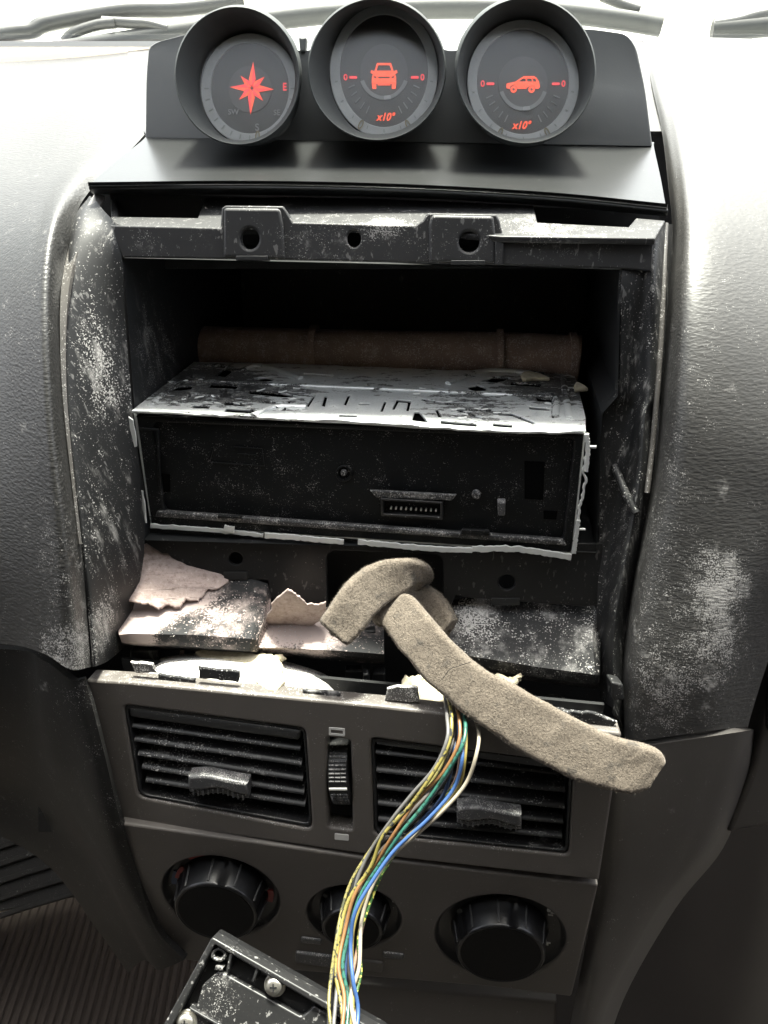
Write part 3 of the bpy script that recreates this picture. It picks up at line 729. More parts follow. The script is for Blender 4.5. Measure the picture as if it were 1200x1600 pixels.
# compass star
def star(G, d, cx, cy):
    L_ = []
    for i in range(8):
        a = i*45-90+3; ln = (41 if i % 2 == 0 else 26); ln = ln*(1.0 if i % 4 != 2 else .82)
        t = R(a); dx, dy = math.cos(t), math.sin(t); w = 5.2 if i % 2 == 0 else 5
        m_ = .34*ln
        tip = (cx+dx*ln, cy+dy*ln); b0 = (cx+dx*m_-dy*w, cy+dy*m_+dx*w); b1 = (cx+dx*m_+dy*w, cy+dy*m_-dx*w)
        st = (cx+dx*2, cy+dy*2)
        L_.append(pslab('ray', G, [[st, b1, tip, b0]], M['orange'], None, thick=.4, off=1.0, smooth=False))
        L_.append(pslab('edge', G, [[st, tip, (tip[0]*.96+cx*.04, tip[1]*.96+cy*.04), b0]], M['red'], None, thick=.4, off=1.15, smooth=False))
    reds = [o for o in L_ if o.data.materials[0] == M['red']]; org = [o for o in L_ if o not in reds]
    join_slabs('compass_star', org, d); join_slabs('star_edge', reds, d)
star(G1, d1, 394, 139)
for G, d, cx, cy in ((G2, d2, 600, 122), (G3, d3, 817, 132)):
    text('letters', G, '0', cx-60+(0 if G is G2 else -3), cy, 3.6, M['red'], d, .6, bold=.02)
    text('letters', G, '0', cx+60+(0 if G is G2 else 3), cy, 3.6, M['red'], d, .6, bold=.02)
    for s in (-1, 1):
        x = cx+s*(48 if G is G2 else 51); pslab('dash_mark', G, [rnd([(x-6,cy-2),(x+6,cy-2),(x+6,cy+1.6),(x-6,cy+1.6)], 1.2)], M['red'], d, thick=.4, off=.8)
    text('letters', G, 'x10°', cx+(2 if G is G2 else -3), cy+(62 if G is G2 else 65), 4.4, M['orange'], d, .7, shear=.3, bold=.05, wide=.92)
# car icons: front view
def icon(G, d, polys, name, ox=0, oy=0):
    L_ = [pslab('piece', G, p, M['orange'], None, thick=.4, off=1.1, smooth=False) for p in polys]
    return join_slabs(name, L_, d)
X, Y = 600, 120
def sh(l): return [(X+a, Y+b) for a, b in l]
icon(G2, d2, [
 [sh([(-11,-20),(11,-20),(15,-7),(20,-9),(21,-5),(17,-3),(19,2),(19,12),(-19,12),(-19,2),(-17,-3),(-21,-5),(-20,-9),(-15,-7)]),
  sh([(-9,-17),(-12,-8),(12,-8),(9,-17)]), sh([(-9,1),(-9,4),(9,4),(9,1)]), sh([(-16,0),(-16,3),(-12,4),(-12,1)]), sh([(12,1),(12,4),(16,3),(16,0)])],
 [sh([(-19,13),(-12,13),(-12,20),(-18,20)])], [sh([(12,13),(19,13),(18,20),(12,20)])],
 [sh([(-10,13),(10,13),(10,14.5),(-10,14.5)])]], 'car_front_symbol')
X, Y = 817, 133
icon(G3, d3, [
 [sh([(-26,6),(-26,-1),(-12,-4),(-2,-11),(20,-11),(24,-5),(26,4),(24,7),(19,7),(17,3),(12,2),(7,4),(5,7),(-9,7),(-11,3),(-16,1),(-20,3),(-21,7)]),
  sh([(-8,-4),(-1,-9),(4,-9),(4,-4)]), sh([(6,-4),(6,-9),(13,-9),(14,-4)]), sh([(15,-4),(15,-9),(19,-9),(21,-4)])],
 [ell(X-15, Y+8, 5, 5.2, 18), ell(X-15, Y+8, 2, 2.2, 14)], [ell(X+13, Y+8, 5, 5.2, 18), ell(X+13, Y+8, 2, 2.2, 14)],
 [sh([(0,-12.6),(18,-12.6),(18,-11.6),(0,-11.6)])]], 'car_side_symbol')
ob = pslab('valley_cap', PF, [rnd([(468,60),(480,60),(478,84),(470,84)], 3)], M['pod'], pod, thick=6, off=3, bevel=1)

# ---------------------------------------------------------------- radio
radio = thing('car_radio', RF.raw(600, 850), 'gutted radio chassis with flaking silver top and bare connector in the dashboard opening', 'car radio')
FLc, FRc = (205, 641), (915, 672)
dv = W(303, 565, 390)-RF.raw(205, 640)
front_edge = rough([(205,641),(260,641),(345,648),(420,652),(520,656),(600,661),(700,668),(780,672),(860,674),(915,673)], 1.2, 14, 5, False)
top_out = [RT.L(x, y) for x, y in front_edge]
top_out += [RT.L(915, 652), RT.L(906, 615), RT.L(898, 588)]+[RT.L(x, y) for x, y in rough([(885,584),(700,578),(500,570),(303,565)], .6, 20, 9, False)]
def q4(a, b, c, d): return [RT.L(*a), RT.L(*b), RT.L(*c), RT.L(*d)]
holes = [q4((303,633),(328,634),(326,638),(300,637)), q4((355,638),(402,641),(402,646),(352,643)), q4((531,648),(557,649),(557,652),(530,651)),
         q4((690,657),(743,661),(744,666),(690,662)), q4((771,661),(800,663),(799,668),(771,666)), q4((352,629),(383,631),(381,634),(350,632)),
         q4((489,620),(493,619),(483,633),(479,632)), q4((507,620),(511,621),(508,633),(503,632)), q4((543,619),(547,619),(541,631),(537,630)),
         q4((560,632),(577,632),(577,630),(562,630)), [RT.L(x, y) for x, y in ((620,625),(642,627),(638,641),(634,641),(637,630),(623,629),(617,639),(613,639))],
         q4((648,644),(655,644),(669,659),(644,656)), [RT.L(x, y) for x, y in ((715,639),(767,641),(767,643),(722,642),(762,655),(757,655),(714,642))],
         [RT.L(x, y) for x, y in ell(746, 606.5, 14, 3.4, 20, 2)], [RT.L(x, y) for x, y in ell(415, 592.5, 13, 2.2, 20, 2)], [RT.L(x, y) for x, y in ell(574, 602, 4.5, 1.4, 14)],
         [RT.L(x, y) for x, y in ((660,623),(714,632),(714,634),(660,626))], q4((408,627),(440,629),(440,631),(408,629)), q4((828,636),(858,638),(858,641),(828,639)),
         [RT.L(x, y) for x, y in ((780,646),(800,646),(836,660),(830,661),(800,650),(780,649))], q4((862,652),(866,652),(866,640),(862,640))]
holes += [[RT.L(*p_) for p_ in h_] for h_ in (
    [(262,606),(300,603),(298,608),(258,611)], [(330,600),(372,602),(368,607),(326,605)], [(392,611),(440,614),(470,620),(440,620),(390,615)],
    [(800,597),(846,600),(842,604),(798,601)], [(838,621),(862,623),(862,628),(840,626)], [(676,605),(700,608),(698,611),(674,608)],
    [(476,583),(520,586),(518,588),(474,585)], [(350,577),(366,578),(352,588),(336,587)], [(772,589),(800,591),(776,597),(752,595)],
    [(600,628),(604,628),(598,642),(594,642)], [(450,628),(454,628),(446,640),(442,640)], [(680,640),(684,640),(690,651),(685,651)])]
def grow(h, k):
    cx_ = sum(p[0] for p in h)/len(h); cy_ = sum(p[1] for p in h)/len(h)
    return [(cx_+(p[0]-cx_)*1.05, cy_+(p[1]-cy_)*k) for p in h]
holes = [grow(h, 1.35 if i in (5, 6, 7, 8, 13, 14, 15, 17, 18) else 1.15) for i, h in enumerate(holes)]
slab('top_plate', RT, [top_out]+holes, M['rmetal'], radio, thick=1.0, off=0, bevel=.2)
slab('slot_shade_sheet', RT, [[(a*.99, b) for a, b in [RT.L(212,642), RT.L(910,670), RT.L(890,590), RT.L(306,570)]]], M['void'], radio, thick=.6, off=-2.2)  # black sheet added so the slots in the top look dark
# raised ribs pressed into the top
for i, pth in enumerate(([(308,573),(345,572),(372,580),(398,572),(425,576),(470,592)], [(262,600),(300,596),(318,592)], [(700,600),(745,582),(790,580),(850,586)],
            [(290,596),(500,604),(700,613),(880,621)], [(880,590),(884,620),(890,655)], [(235,634),(262,612),(300,590)], [(840,615),(868,620),(868,650)],
            [(270,632),(300,618),(345,620)], [(395,650),(430,636),(478,636)])):
    tube('pressed_rib', [RT.pt(x, y, .3) for x, y in pth], 1.5 if i != 3 else 1.1, M['rmetal'], radio, n=8, flat=.6)
def side(name, a, b, mat):
    p = [RF.pt(*a), RF.pt(*b)]; p2 = [x+dv for x in p]
    return loft(name, [[p[0], p2[0]], [p[1], p2[1]]], mat, radio, closed=False)
# side and bottom shells with thickness
def shell(name, a, b, inw, mat):
    A, Bp = RF.pt(*a, -1), RF.pt(*b, -1)
    ring = [A, Bp, Bp+inw, A+inw]
    return loft(name, [ring, [p+dv for p in ring]], mat, radio, True, True)
shell('side_plate', (207,645), (234,820), RF.u*1.2, M['rmetal'])
shell('side_plate', (916,675), (896,866), -RF.u*1.2, M['rmetal'])
shell('bottom_plate', (234,822), (896,867), RF.v*1.2, M['bare'])
# jagged bent edges
def edge_strip(name, pts, w, amp, seed, lab=None, off=0, thick=1.0, plane=RF):
    rg = random.Random(seed); a = [Vector(p) for p in pts]; n = 40
    up = []; dn = []
    for i in range(n+1):
        p = cr(a, i/n); t = (cr(a, min(1, i/n+.02))-cr(a, max(0, i/n-.02))).normalized(); nn = Vector((t.y, -t.x))
        j = noise.noise(Vector((i*.35, seed, 0)))*amp
        ww = w*(.8+.35*noise.noise(Vector((i*.5, seed+9, 3))))
        up.append(tuple(p+nn*(ww/2)+nn*j)); dn.append(tuple(p-nn*(ww/2)+nn*j))
    return pslab(name, plane, [up+dn[::-1]], M['bare'], radio, thick=thick, off=off, bevel=.2, label=lab)
edge_strip('bent_edge', [(236,821),(300,825),(352,829),(412,836)], 8, 1.5, 1, off=1)
edge_strip('bent_edge', [(415,834),(460,837),(500,841),(538,844)], 10, 1, 2, off=2)
edge_strip('bent_edge', [(560,844),(620,850),(680,855),(738,857)], 10, 1, 3, off=2)
edge_strip('bent_edge', [(738,855),(800,855),(850,861),(892,868)], 11, 2, 4, off=2)
edge_strip('bent_edge', [(352,822),(360,824),(368,825)], 12, .5, 5, off=2.3)
edge_strip('bent_edge', [(918,676),(914,720),(911,770),(904,800),(899,850)], 5, 5, 6, off=1.2)
edge_strip('bent_edge', [(916,676),(918,700),(915,735)], 8, 1, 8, off=2)
edge_strip('bent_edge', [(903,810),(899,840),(896,862)], 8, 1.5, 11, off=2)
for pts in ([(204,650),(211,655),(217,696),(211,697),(206,680)], [(219,766),(226,765),(232,814),(225,813)]):
    pslab('bent_tab', RF, [rough(pts, .8, 8, 4)], M['bare'], radio, thick=1, off=2, bevel=.2)
for a, b in (((918, 695), (931, 699)), ((905, 824), (914, 827))):
    pbox('spring_pin', RF, a, b, M['bare'], radio, off=1.5, thick=1, bevel=.3)
edge_strip('sunlit_front_rim', [(206,643),(300,647),(400,653),(520,659),(640,666),(780,674),(914,676)], 4, 1.2, 14, off=.6)  # pale strip on the metal edge, its sunlit brightness put into colour
# paint flakes curling off the top edge
rg = random.Random(3)
fl = []
for k in range(26):
    x = rg.choice([rg.uniform(240, 480), rg.uniform(640, 880)]); y = 590+rg.uniform(0, 60)+(x-205)*.03
    if y > 636+(x-205)*.04: y -= 14
    a = rg.uniform(-30, 30); l = rg.uniform(6, 16)
    p = [RT.pt(x, y, .8), RT.pt(x+l*.5*math.cos(R(a)), y+l*.2*math.sin(R(a)), rg.uniform(.5, 1.1)), RT.pt(x+l*math.cos(R(a)), y+l*.5*math.sin(R(a)), .9)]
    fl.append(tube('flake', p, .35, M['bare'], None, n=4, sub=4))
o = join_slabs('paint_flakes', fl, radio); o['kind'] = 'stuff'
for x, y, sc in ((832, 592, 1), (905, 609, .5)):
    pslab('glue_blob', RT, [rough([(x-20*sc,y-2),(x-8*sc,y-7),(x+6*sc,y-4),(x+26*sc,y+3),(x+10*sc,y+5),(x-16*sc,y+5)], 1.2, 6, 2)], M['cream'], radio, thick=2, off=2, bevel=.8)
# face
fp = pslab('face_plate', RF, [rnd([(214,650),(911,678),(892,862),(238,818)], 4)], M['rface'], radio, thick=3, off=-3, bevel=.3)
pslab('face_rim', RF, [rnd([(212,648),(913,677),(893,864),(236,820)], 4), rnd([(237,660),(898,686),(880,845),(256,800)], 10)], M['rface'], fp, thick=3, off=-.2, bevel=.8)
pslab('dusty_ledge', RF, [rnd([(246,797),(880,842),(886,852),(243,807)], 3)], M['rledge'], fp, thick=3, off=1.0, bevel=1)
pslab('clip_bar', RF, [rnd([(722,824),(764,826),(766,834),(720,832)], 2)], M['rface'], fp, thick=2, off=2.2, bevel=.4)
pslab('clip_bar', RF, [rnd([(342,802),(378,804),(380,808),(342,807)], 2)], M['rface'], fp, thick=2, off=2.2, bevel=.4)
pslab('plug_hood', RF, [[(578,766),(713,773),(706,782),(588,777)]], M['rledge'], fp, thick=2, off=.5, bevel=.5)
cn = pslab('connector', RF, [rnd([(595,777),(692,783),(692,811),(596,805)], 2), rnd([(599,781),(688,786),(688,806),(600,801)], 1)], M['glossblack'], fp, thick=4, off=1.2, bevel=.4)
for k in range(10):
    x = 611+k*7.8; y = 794+k*.45
    pslab('pin', RF, [ell(x, y, 1.5, 1.5, 10)], M['pin'], cn, thick=2, off=.4)
pslab('guide_ring', RF, [ell(536,743,13,13,28), ell(536,742,9.5,9.5,28)], M['rface'], fp, thick=1.5, off=-1.8, bevel=.4)
pslab('guide_peg', RF, [ell(536,741,5,5,20)], M['rledge'], fp, thick=2, off=-1, bevel=.6)
pslab('guide_peg', RF, [ell(744,774,7,6.5,20)], M['rledge'], fp, thick=3, off=.2, bevel=.8)
pslab('latch_stub', RF, [rnd([(777,783),(790,783),(789,804),(778,804)], 2)], M['tab'], fp, thick=5, off=1.5, bevel=.7)
pslab('recess_shade', RF, [[(820,724),(852,726),(849,785),(820,783)]], M['void'], fp, thick=.6, off=-2.6)  # flat near-black patches painting the shade of recesses
pslab('recess_shade', RF, [[(850,802),(872,803),(870,816),(850,815)]], M['void'], fp, thick=.6, off=-2.6)
pslab('recess_shade', RF, [[(245,743),(262,745),(262,772),(252,772)]], M['void'], fp, thick=.6, off=-2.6)
for a, b, c, d in (((322,725),(410,731),(410,732.5),(322,726.5)), ((362,701),(405,704),(405,705),(362,702)), ((368,712),(398,714),(398,715),(368,713)),
                   ((327,703),(331,701),(326,722),(322,722)), ((405,704),(407,704),(410,728),(408,728))):
    pslab('moulded_line', RF, [[a, b, c, d]], M['rface'], fp, thick=1, off=-2.4, bevel=.2)
pslab('moulded_line', RF, [[(218,668),(248,670),(252,760),(248,760),(244,673),(218,671)]], M['rface'], fp, thick=1.4, off=.6, bevel=.3)

# ---------------------------------------------------------------- insulation and foam scraps
def blob(name, outline, pl, mat, thick, seed, label, cat, amp=.9, off=0, group=None):
    out = rough(rough(outline, 2.6, 8, seed), 1.2, 3, seed+1)
    o = pslab(name, pl, [out], mat, None, thick=thick, off=off, bevel=min(1.6, thick*.4))
    # remesh-free puffing: subdivide and push with noise
    me = o.data; bm = bmesh.new(); bm.from_mesh(me)
    bmesh.ops.triangulate(bm, faces=bm.faces)
    for _ in range(3):
        es = [e for e in bm.edges if e.calc_length() > .0035]
        if es: bmesh.ops.subdivide_edges(bm, edges=es, cuts=1); bmesh.ops.triangulate(bm, faces=bm.faces)
    n = pl.n
    for v in bm.verts: v.co += n*(.001*amp*(noise.noise(v.co*90+Vector((seed, 0, 0)))+.5*noise.noise(v.co*260)))
    bm.to_mesh(me); bm.free()
    for p in me.polygons: p.use_smooth = True
    return tag(o, label, cat, group)
IP = Plane.three((215, 852, 353), (350, 900, 350.5), (230, 945, 340))
blob('insulation_pad', [(214,842),(248,855),(292,876),(352,892),(356,906),(340,918),(322,922),(310,938),(290,936),(280,950),(262,944),(246,954),(228,944),(200,938),(202,900)], IP, M['pink'], 1.5, 2,
     'pinkish white insulation pad torn open below the radio', 'insulation')
IP2 = Plane(337, 0, -.0012, 460, 960)
blob('insulation_scrap', [(428,938),(440,926),(452,922),(466,934),(480,944),(508,946),(508,966),(492,976),(470,985),(446,984),(424,992),(410,985)], IP2, M['pink'], 1.2, 5,
     'small pinkish insulation scrap beside the coiled foam strip', 'insulation')
IP3 = Plane(333, .0001, .0012, 380, 1030)
blob('foam_scrap', [(306,1014),(340,1011),(400,1018),(444,1022),(438,1030),(444,1060),(430,1078),(390,1062),(350,1052),(318,1030)], IP3, M['cream'], 3, 8,
     'flat cream foam scrap lying in the gap above the vent without wires', 'foam scrap')
IP4 = Plane(326, .0001, .0006, 670, 1075)
blob('foam_scrap', [(632,1052),(680,1058),(720,1080),(700,1098),(660,1098),(622,1086)], IP4, M['cream'], 4, 9,
     'cream foam scrap tucked under the long foam strip where the wires emerge', 'foam scrap')
IP5 = Plane(330, .0001, .0006, 800, 1062)
blob('foam_scrap', [(770,1052),(795,1055),(818,1052),(808,1066),(798,1080),(778,1072)], IP5, M['cream'], 3, 12,
     'small pointed cream foam scrap below the powdered duct', 'foam scrap')

# ---------------------------------------------------------------- console panel with vents and dials
con = thing('console_panel', V3.raw(600, 1600), 'dark taupe console panel with two slatted air vents and three climate dials', 'console panel')
VL = [(192,1101),(477,1138),(488,1297),(216,1246)]
VR = [(579,1153),(897,1194),(889,1337),(584,1305)]
WH = [(510,1152),(548,1157),(551,1298),(513,1293)]
pslab('vent_surround', V1, [rnd([(134,1062),(200,1066),(600,1104),(972,1146),(936,1376),(560,1334),(187,1281)], [5,3,3,6,2,3,2]),
      rnd(VL, 12), rnd(VR, 10), rnd(WH, 6)], M['console'], con, thick=9, off=0, bevel=1.1)
V1b = V1
pslab('panel_backing', V1, [[(150,1075),(960,1155),(930,1370),(200,1275)]], M['dark'], con, thick=2, off=-24)
def vent(c, lefts, rights, tab, nm):
    cx = sum(p[0] for p in c)/4; cy = sum(p[1] for p in c)/4
    inn = [(cx+(x-cx)*.965, cy+(y-cy)*.93) for x, y in c]
    v = pslab('air_vent', V1, [rnd(c, 12), rnd(inn, 10)], M['glossblack'], con, thick=20, off=-.8, bevel=.8, label=nm)
    for (xa, ya), (xb, yb) in zip(lefts, rights):
        A = V1.pt(xa, ya, -2.5); Bq = V1.pt(xb, yb, -2.5); ax = (Bq-A).normalized()
        dn = (-V1.n*.93+V1.v*.30).normalized(); th_ = ax.cross(dn).normalized()
        if th_.dot(V1.v) < 0: th_.negate()
        ring0 = []
        for a, t in ((0, -.5), (-.6, 0), (0, .6), (2, .9), (12, .8), (12, -.5), (2, -.8)):
            ring0.append(dn*a+th_*t)
        loft('slat', [[A+r_ for r_ in ring0], [A.lerp(Bq, .5)+r_ for r_ in ring0], [Bq+r_ for r_ in ring0]], M['slat'], v, True, True, auto=50)
    # wide upper blade
    (xa, ya), (xb, yb) = lefts[0], rights[0]
    pslab('upper_blade', V1, [rnd([(c[0][0]+6,c[0][1]+5),(c[1][0]-6,c[1][1]+6),(xb,yb-16),(xa,ya-16)], 5)], M['blade'], v, thick=4, off=-.9, bevel=1.8)
    # wavy adjuster tab
    tx, ty, tw = tab
    top = spl([(tx-tw,ty-15),(tx-tw*.4,ty-16),(tx+tw*.4,ty-9),(tx+tw,ty-4)], 6)
    def wav(k, dy): return [(tx-tw+2*tw*i/24, ty-3+dy+9*(i/24)+3.2*math.sin(i/24*math.pi*2.6+.4)*k) for i in range(25)]
    lo_ = wav(1, 5)
    tb = pslab('adjuster_tab', V1, [top+lo_[::-1]], M['tab'], v, thick=7, off=4.5, bevel=1.2)
    pslab('grip', V1, [wav(1, 6)+[(x, y+(9 if 3 < i < 21 else 7)) for i, (x, y) in reversed(list(enumerate(wav(1, 7))))]], M['tab'], tb, thick=5, off=3, bevel=.8)
    for i in range(11):
        x, y = wav(1, 7)[2+i*2]; pslab('grip_rib', V1, [[(x-1.2,y),(x+1.2,y),(x+1.2,y+8),(x-1.2,y+8)]], M['tab'], tb, thick=1.4, off=3.8, bevel=.2)
    return v
vent(VL, [(200,1140),(206,1162),(212,1184),(218,1205),(224,1226)], [(467,1177),(469,1201),(471,1225),(473,1246),(475,1265)], (345,1218,46), 'air vent without wires before it')
vent(VR, [(586,1182),(587,1211),(588,1237),(589,1263),(590,1288)], [(884,1216),(884,1243),(883,1268),(881,1292),(879,1315)], (764,1266,50), 'air vent behind the wires')
# thumb wheel
wh_c = V1.pt(530, 1226, -4); ax = V1.u; rr = 14.5
rings = []
for wx in (-4.2, -3.8, 3.8, 4.2):
    r_ = rr-(.8 if abs(wx) > 4 else 0)
    rings.append([wh_c-V1.n*8+ax*wx+V1.v*r_*math.cos(t*2*math.pi/72)+V1.n*r_*math.sin(t*2*math.pi/72)*1.0 for t in range(72)])
wh = loft('thumb_wheel', rings, M['glossblack'], con, True, True)
for k in range(-9, 10):
    if k == 0: continue
    a = R(k*6.2); c = wh_c-V1.n*8
    p = c+V1.n*(rr+.15)*math.cos(a)-V1.v*(rr+.15)*math.sin(a)
    for j in (-1, 0, 1):
        tube('tread', [p+ax*(j*2.4-1.0), p+ax*(j*2.4+1.0)], .42, M['tab'], wh, n=6, sub=1) if abs(k) > 1 else None
c = wh_c-V1.n*8+V1.n*(rr+.2)
tube('pointer', [c-ax*3.6, c+ax*3.6], .6, M['whitemark'], wh, n=6, sub=1)
pslab('open_vent_mark', V1, [rnd([(514,1136),(539,1138),(539,1150),(514,1148)], 1.5), rnd([(517,1139),(536,1141),(536,1147),(517,1145)], 1)], M['whitemark'], con, thick=.5, off=.3)
pslab('closed_vent_mark', V1, [rnd([(523,1302),(545,1304),(545,1313),(523,1311)], 1.5)], M['whitemark'], con, thick=.5, off=.3)
# clips and torn plastic on the panel's upper edge
for pts in ([(198,1042),(232,1045),(240,1060),(205,1060)], [(304,1050),(370,1058),(368,1075),(306,1068)], 
            [(604,1084),(620,1080),(652,1082),(654,1108),(600,1104)], [(880,1120),(930,1122),(968,1138),(960,1146),(880,1136)], [(240,1062),(300,1070),(298,1078),(242,1072)],
            [(470,1086),(530,1092),(528,1104),(470,1098)], [(720,1104),(800,1114),(800,1130),(720,1120)]):
    pslab('edge_clip', V1, [rough(pts, 1, 8, int(pts[0][0]))], M['whiteduct'] if pts[0][0] in (198, 604) else M['duct'], con, thick=1.6, off=-4, bevel=.6)
# climate panel
K = [(345, 1400, 26.5, 19.0, None), (553, 1432, 21, 14, None), (781, 1464, 28.5, 19.5, None)]
cl_out = [(188,1285),(560,1338),(935,1381),(893,1556),(760,1540),(640,1530),(420,1512),(296,1500),(262,1490),(245,1468),(222,1400)]
hl = []
for kx, ky, r1, r2, _ in K:
    x, y = V2.L(kx, ky); hl.append(ell(x, y, r1, r1*.97, 64))
x0, y0 = V2.L(461, 1480); x1, y1 = V2.L(600, 1512)
pslab_out = V2.px(rnd(cl_out, [2,2,3,4,2,2,2,6,14,14,6]))
slab('climate_surround', V2, [pslab_out]+hl, M['console_b'], con, thick=10, off=.5, bevel=1.0)
for i, (kx, ky, r1, r2, _) in enumerate(K):
    x, y = V2.L(kx, ky)
    prof = [(r1+.2, -.2), (r1-.7, -1.6), (r1-1.6, -3.6), (r1-2.4, -4), (1, -4.3)]
    n = 64
    def lring(rad, z): return [V2.world(x+rad*math.cos(2*math.pi*j/n), y+rad*math.sin(2*math.pi*j/n), z) for j in range(n)]
    dial_ = loft('dial_recess', [lring(a, b) for a, b in prof], M['glossblack'], con, auto=60)
    def kring(rad, z, grip=True):
        o = []
        for j in range(96):
            t = 2*math.pi*j/96; g_ = max(0, math.cos(t*5))**14*.9 if grip else 0
            o.append(V2.world(x+(rad-g_)*math.cos(t), y+(rad-g_)*math.sin(t), z))
        return o
    zt = 8.5 if i != 1 else 7
    kn = loft('climate_dial', [kring(r2+2.2, -9, False), kring(r2+2.0, -4, False), kring(r2+1.2, -3), kring(r2+.4, 1), kring(r2-.5, zt-1.2), kring(r2-.8, zt-.4, False), kring(r2-1.3, zt, False), kring(r2-2.2, zt-.3, False), kring(r2-7, zt-1.0, False), kring(.5, zt-1.4, False)],
              M['knob'], con, cap1=True, auto=40, label=['left dial with red and blue marks', 'small middle dial behind the wires', 'large right dial'][i])
    for q in range(10):
        t = R(q*36+18); cu_ = [V2.world(x+(rr_)*math.cos(t), y+(rr_)*math.sin(t), zz) for rr_, zz in ((r2+1.3, -3), (r2+.35, 1.5), (r2-.45, zt-1.6))]
        tube('grip_rib', cu_, .5, M['knobrib'], kn, n=6, sub=2)  # pale ribs painting the bright edges of the grip grooves
    slab('dial_face', V2, [ell(x, y, r2-2.2, r2-2.2, 48)], M['dialcap'], kn, thick=1, off=zt-.1, bevel=.3)
    if False: slab('pointer_mark', V2, [rnd([(x-.4, y+r2-6), (x+.4, y+r2-6), (x+.4, y+r2-3), (x-.4, y+r2-3)], .2)], M['tab'], kn, thick=.4, off=zt-.2)
x, y = V2.L(K[0][0], K[0][1])
def arc(r0_, r1_, a0, a1, n=16):
    return [(x+r0_*math.cos(R(a0+(a1-a0)*i/n)), y+r0_*math.sin(R(a0+(a1-a0)*i/n))) for i in range(n+1)]+[(x+r1_*math.cos(R(a1+(a0-a1)*i/n)), y+r1_*math.sin(R(a1+(a0-a1)*i/n))) for i in range(n+1)]
slab('cold_mark', V2, [arc(21, 23.5, 150, 172)], M['blueplastic'], con, thick=.6, off=-3.5)
slab('hot_mark', V2, [arc(20, 22, 138, 160)], M['redplastic'], con, thick=.6, off=-3.3)
slab('hot_mark', V2, [arc(22, 24, 100, 120)], M['redplastic'], con, thick=.6, off=-3.2)
slab('hot_mark', V2, [arc(19.5, 23, -22, -2)], M['redplastic'], con, thick=.6, off=-3.5)
for kx, ky, sc in ((485,1390,1), (486,1402,.8), (616,1417,1), (695,1412,1.2), (863,1437,1.3), (856,1484,1.1), (500,1378,.6)):
    bits = []
    bits.append(pslab('a', V2, [ell(kx-3*sc, ky-2*sc, 2.4*sc, 2.2*sc, 12)], M['whitemark'], None, thick=.3, off=-3.6, smooth=False))
    bits.append(pslab('b', V2, [[(kx-1*sc,ky),(kx+5*sc,ky+1*sc),(kx+5*sc,ky+2.6*sc),(kx-1*sc,ky+2*sc)]], M['whitemark'], None, thick=.3, off=-3.6, smooth=False))
    bits.append(pslab('c', V2, [[(kx-4*sc,ky+2.5*sc),(kx+2*sc,ky+3.5*sc),(kx+2*sc,ky+5*sc),(kx-4*sc,ky+4*sc)]], M['whitemark'], None, thick=.3, off=-3.6, smooth=False))
    join_slabs('dial_print', bits, con)
pslab('push_button', V2, [rnd([(462,1483),(530,1491),(528,1509),(462,1500)], 4)], M['tab'], con, thick=3, off=1.8, bevel=1)
pslab('slide_button', V2, [rnd([(535,1493),(600,1500),(598,1516),(534,1508)], 4)], M['console_b'], con, thick=3, off=1.6, bevel=1)
for a in ((470,1461),(598,1484)):
    pslab('small_button', V2, [rnd([(a[0],a[1]),(a[0]+34,a[1]+4),(a[0]+34,a[1]+12),(a[0],a[1]+9)], 4)], M['tab'], con, thick=2.4, off=1.4, bevel=.9)
pslab('lower_fascia', V3, [rnd([(310,1510),(870,1560),(860,1800),(330,1760)], 4)], M['console_b'], con, thick=10, off=2, bevel=1.5)

# ---------------------------------------------------------------- foam strip
def ribbon(name, A, Bp, thick, mat, parent, seed=0, n=60, m=16):
    """A, Bp: the two long edges as (px,py,D); rounded bar between them"""
    a = [W(*p) for p in A]; b = [W(*p) for p in Bp]; rings = []
    for i in range(n+1):
        t = i/n; p = cr(a, t); q = cr(b, t); tg = (cr(a, min(1, t+.02))+cr(b, min(1, t+.02))-cr(a, max(0, t-.02))-cr(b, max(0, t-.02))).normalized()
        w = (q-p); nn = w.cross(tg).normalized()
        if nn.dot(CAM-p) < 0: nn.negate()
        c = (p+q)/2; hw = w.length/2; wd = w.normalized(); h = thick/2; r = min(h*.6, hw*.5); ring = []
        cs = [(hw-r, h-r, 0), (-(hw-r), h-r, 90), (-(hw-r), -(h-r), 180), (hw-r, -(h-r), 270)]
        k = 1.0
        if t < .03 or t > .97: k = .93
        for (ex, ey, a0) in cs:
            for s in range(4):
                an = R(a0+30*s); ring.append(c+wd*(ex+r*math.cos(an))*k+nn*(ey+r*math.sin(an)-h)*1.0)
            # fill along the faces
        # subdivide ring segments for displacement
        R2 = []
        for j in range(len(ring)):
            u_, v_ = ring[j], ring[(j+1) % len(ring)]; L_ = (v_-u_).length; kk = 6 if L_ > 3 else 1
            if j in (3, 11): kk = 8
            elif j in (7, 15): kk = 3
            else: kk = 1
            for s in range(kk): R2.append(u_.lerp(v_, s/kk))
        rings.append([v+Vector((noise.noise(v*.11+Vector((seed,0,0))), noise.noise(v*.11+Vector((0,seed+5,0))), noise.noise(v*.11+Vector((0,0,seed+9)))))*.6
                      + Vector((noise.noise(v*.6), noise.noise(v*.6+Vector((7,0,0))), noise.noise(v*.6+Vector((0,9,0)))))*.35 for v in R2])
    if True:
        for jj in range(len(rings[-1])): rings[-1][jj] = rings[-1][jj]
    o = loft(name, rings, mat, parent, True, True, auto=80)
    sm = o.modifiers.new('sub', 'SUBSURF'); sm.levels = 1; sm.render_levels = 1
    return o
foam = thing('foam_strip', W(700, 1100, 300), 'long beige felt foam strip knotted out of the slot below the radio', 'foam strip')
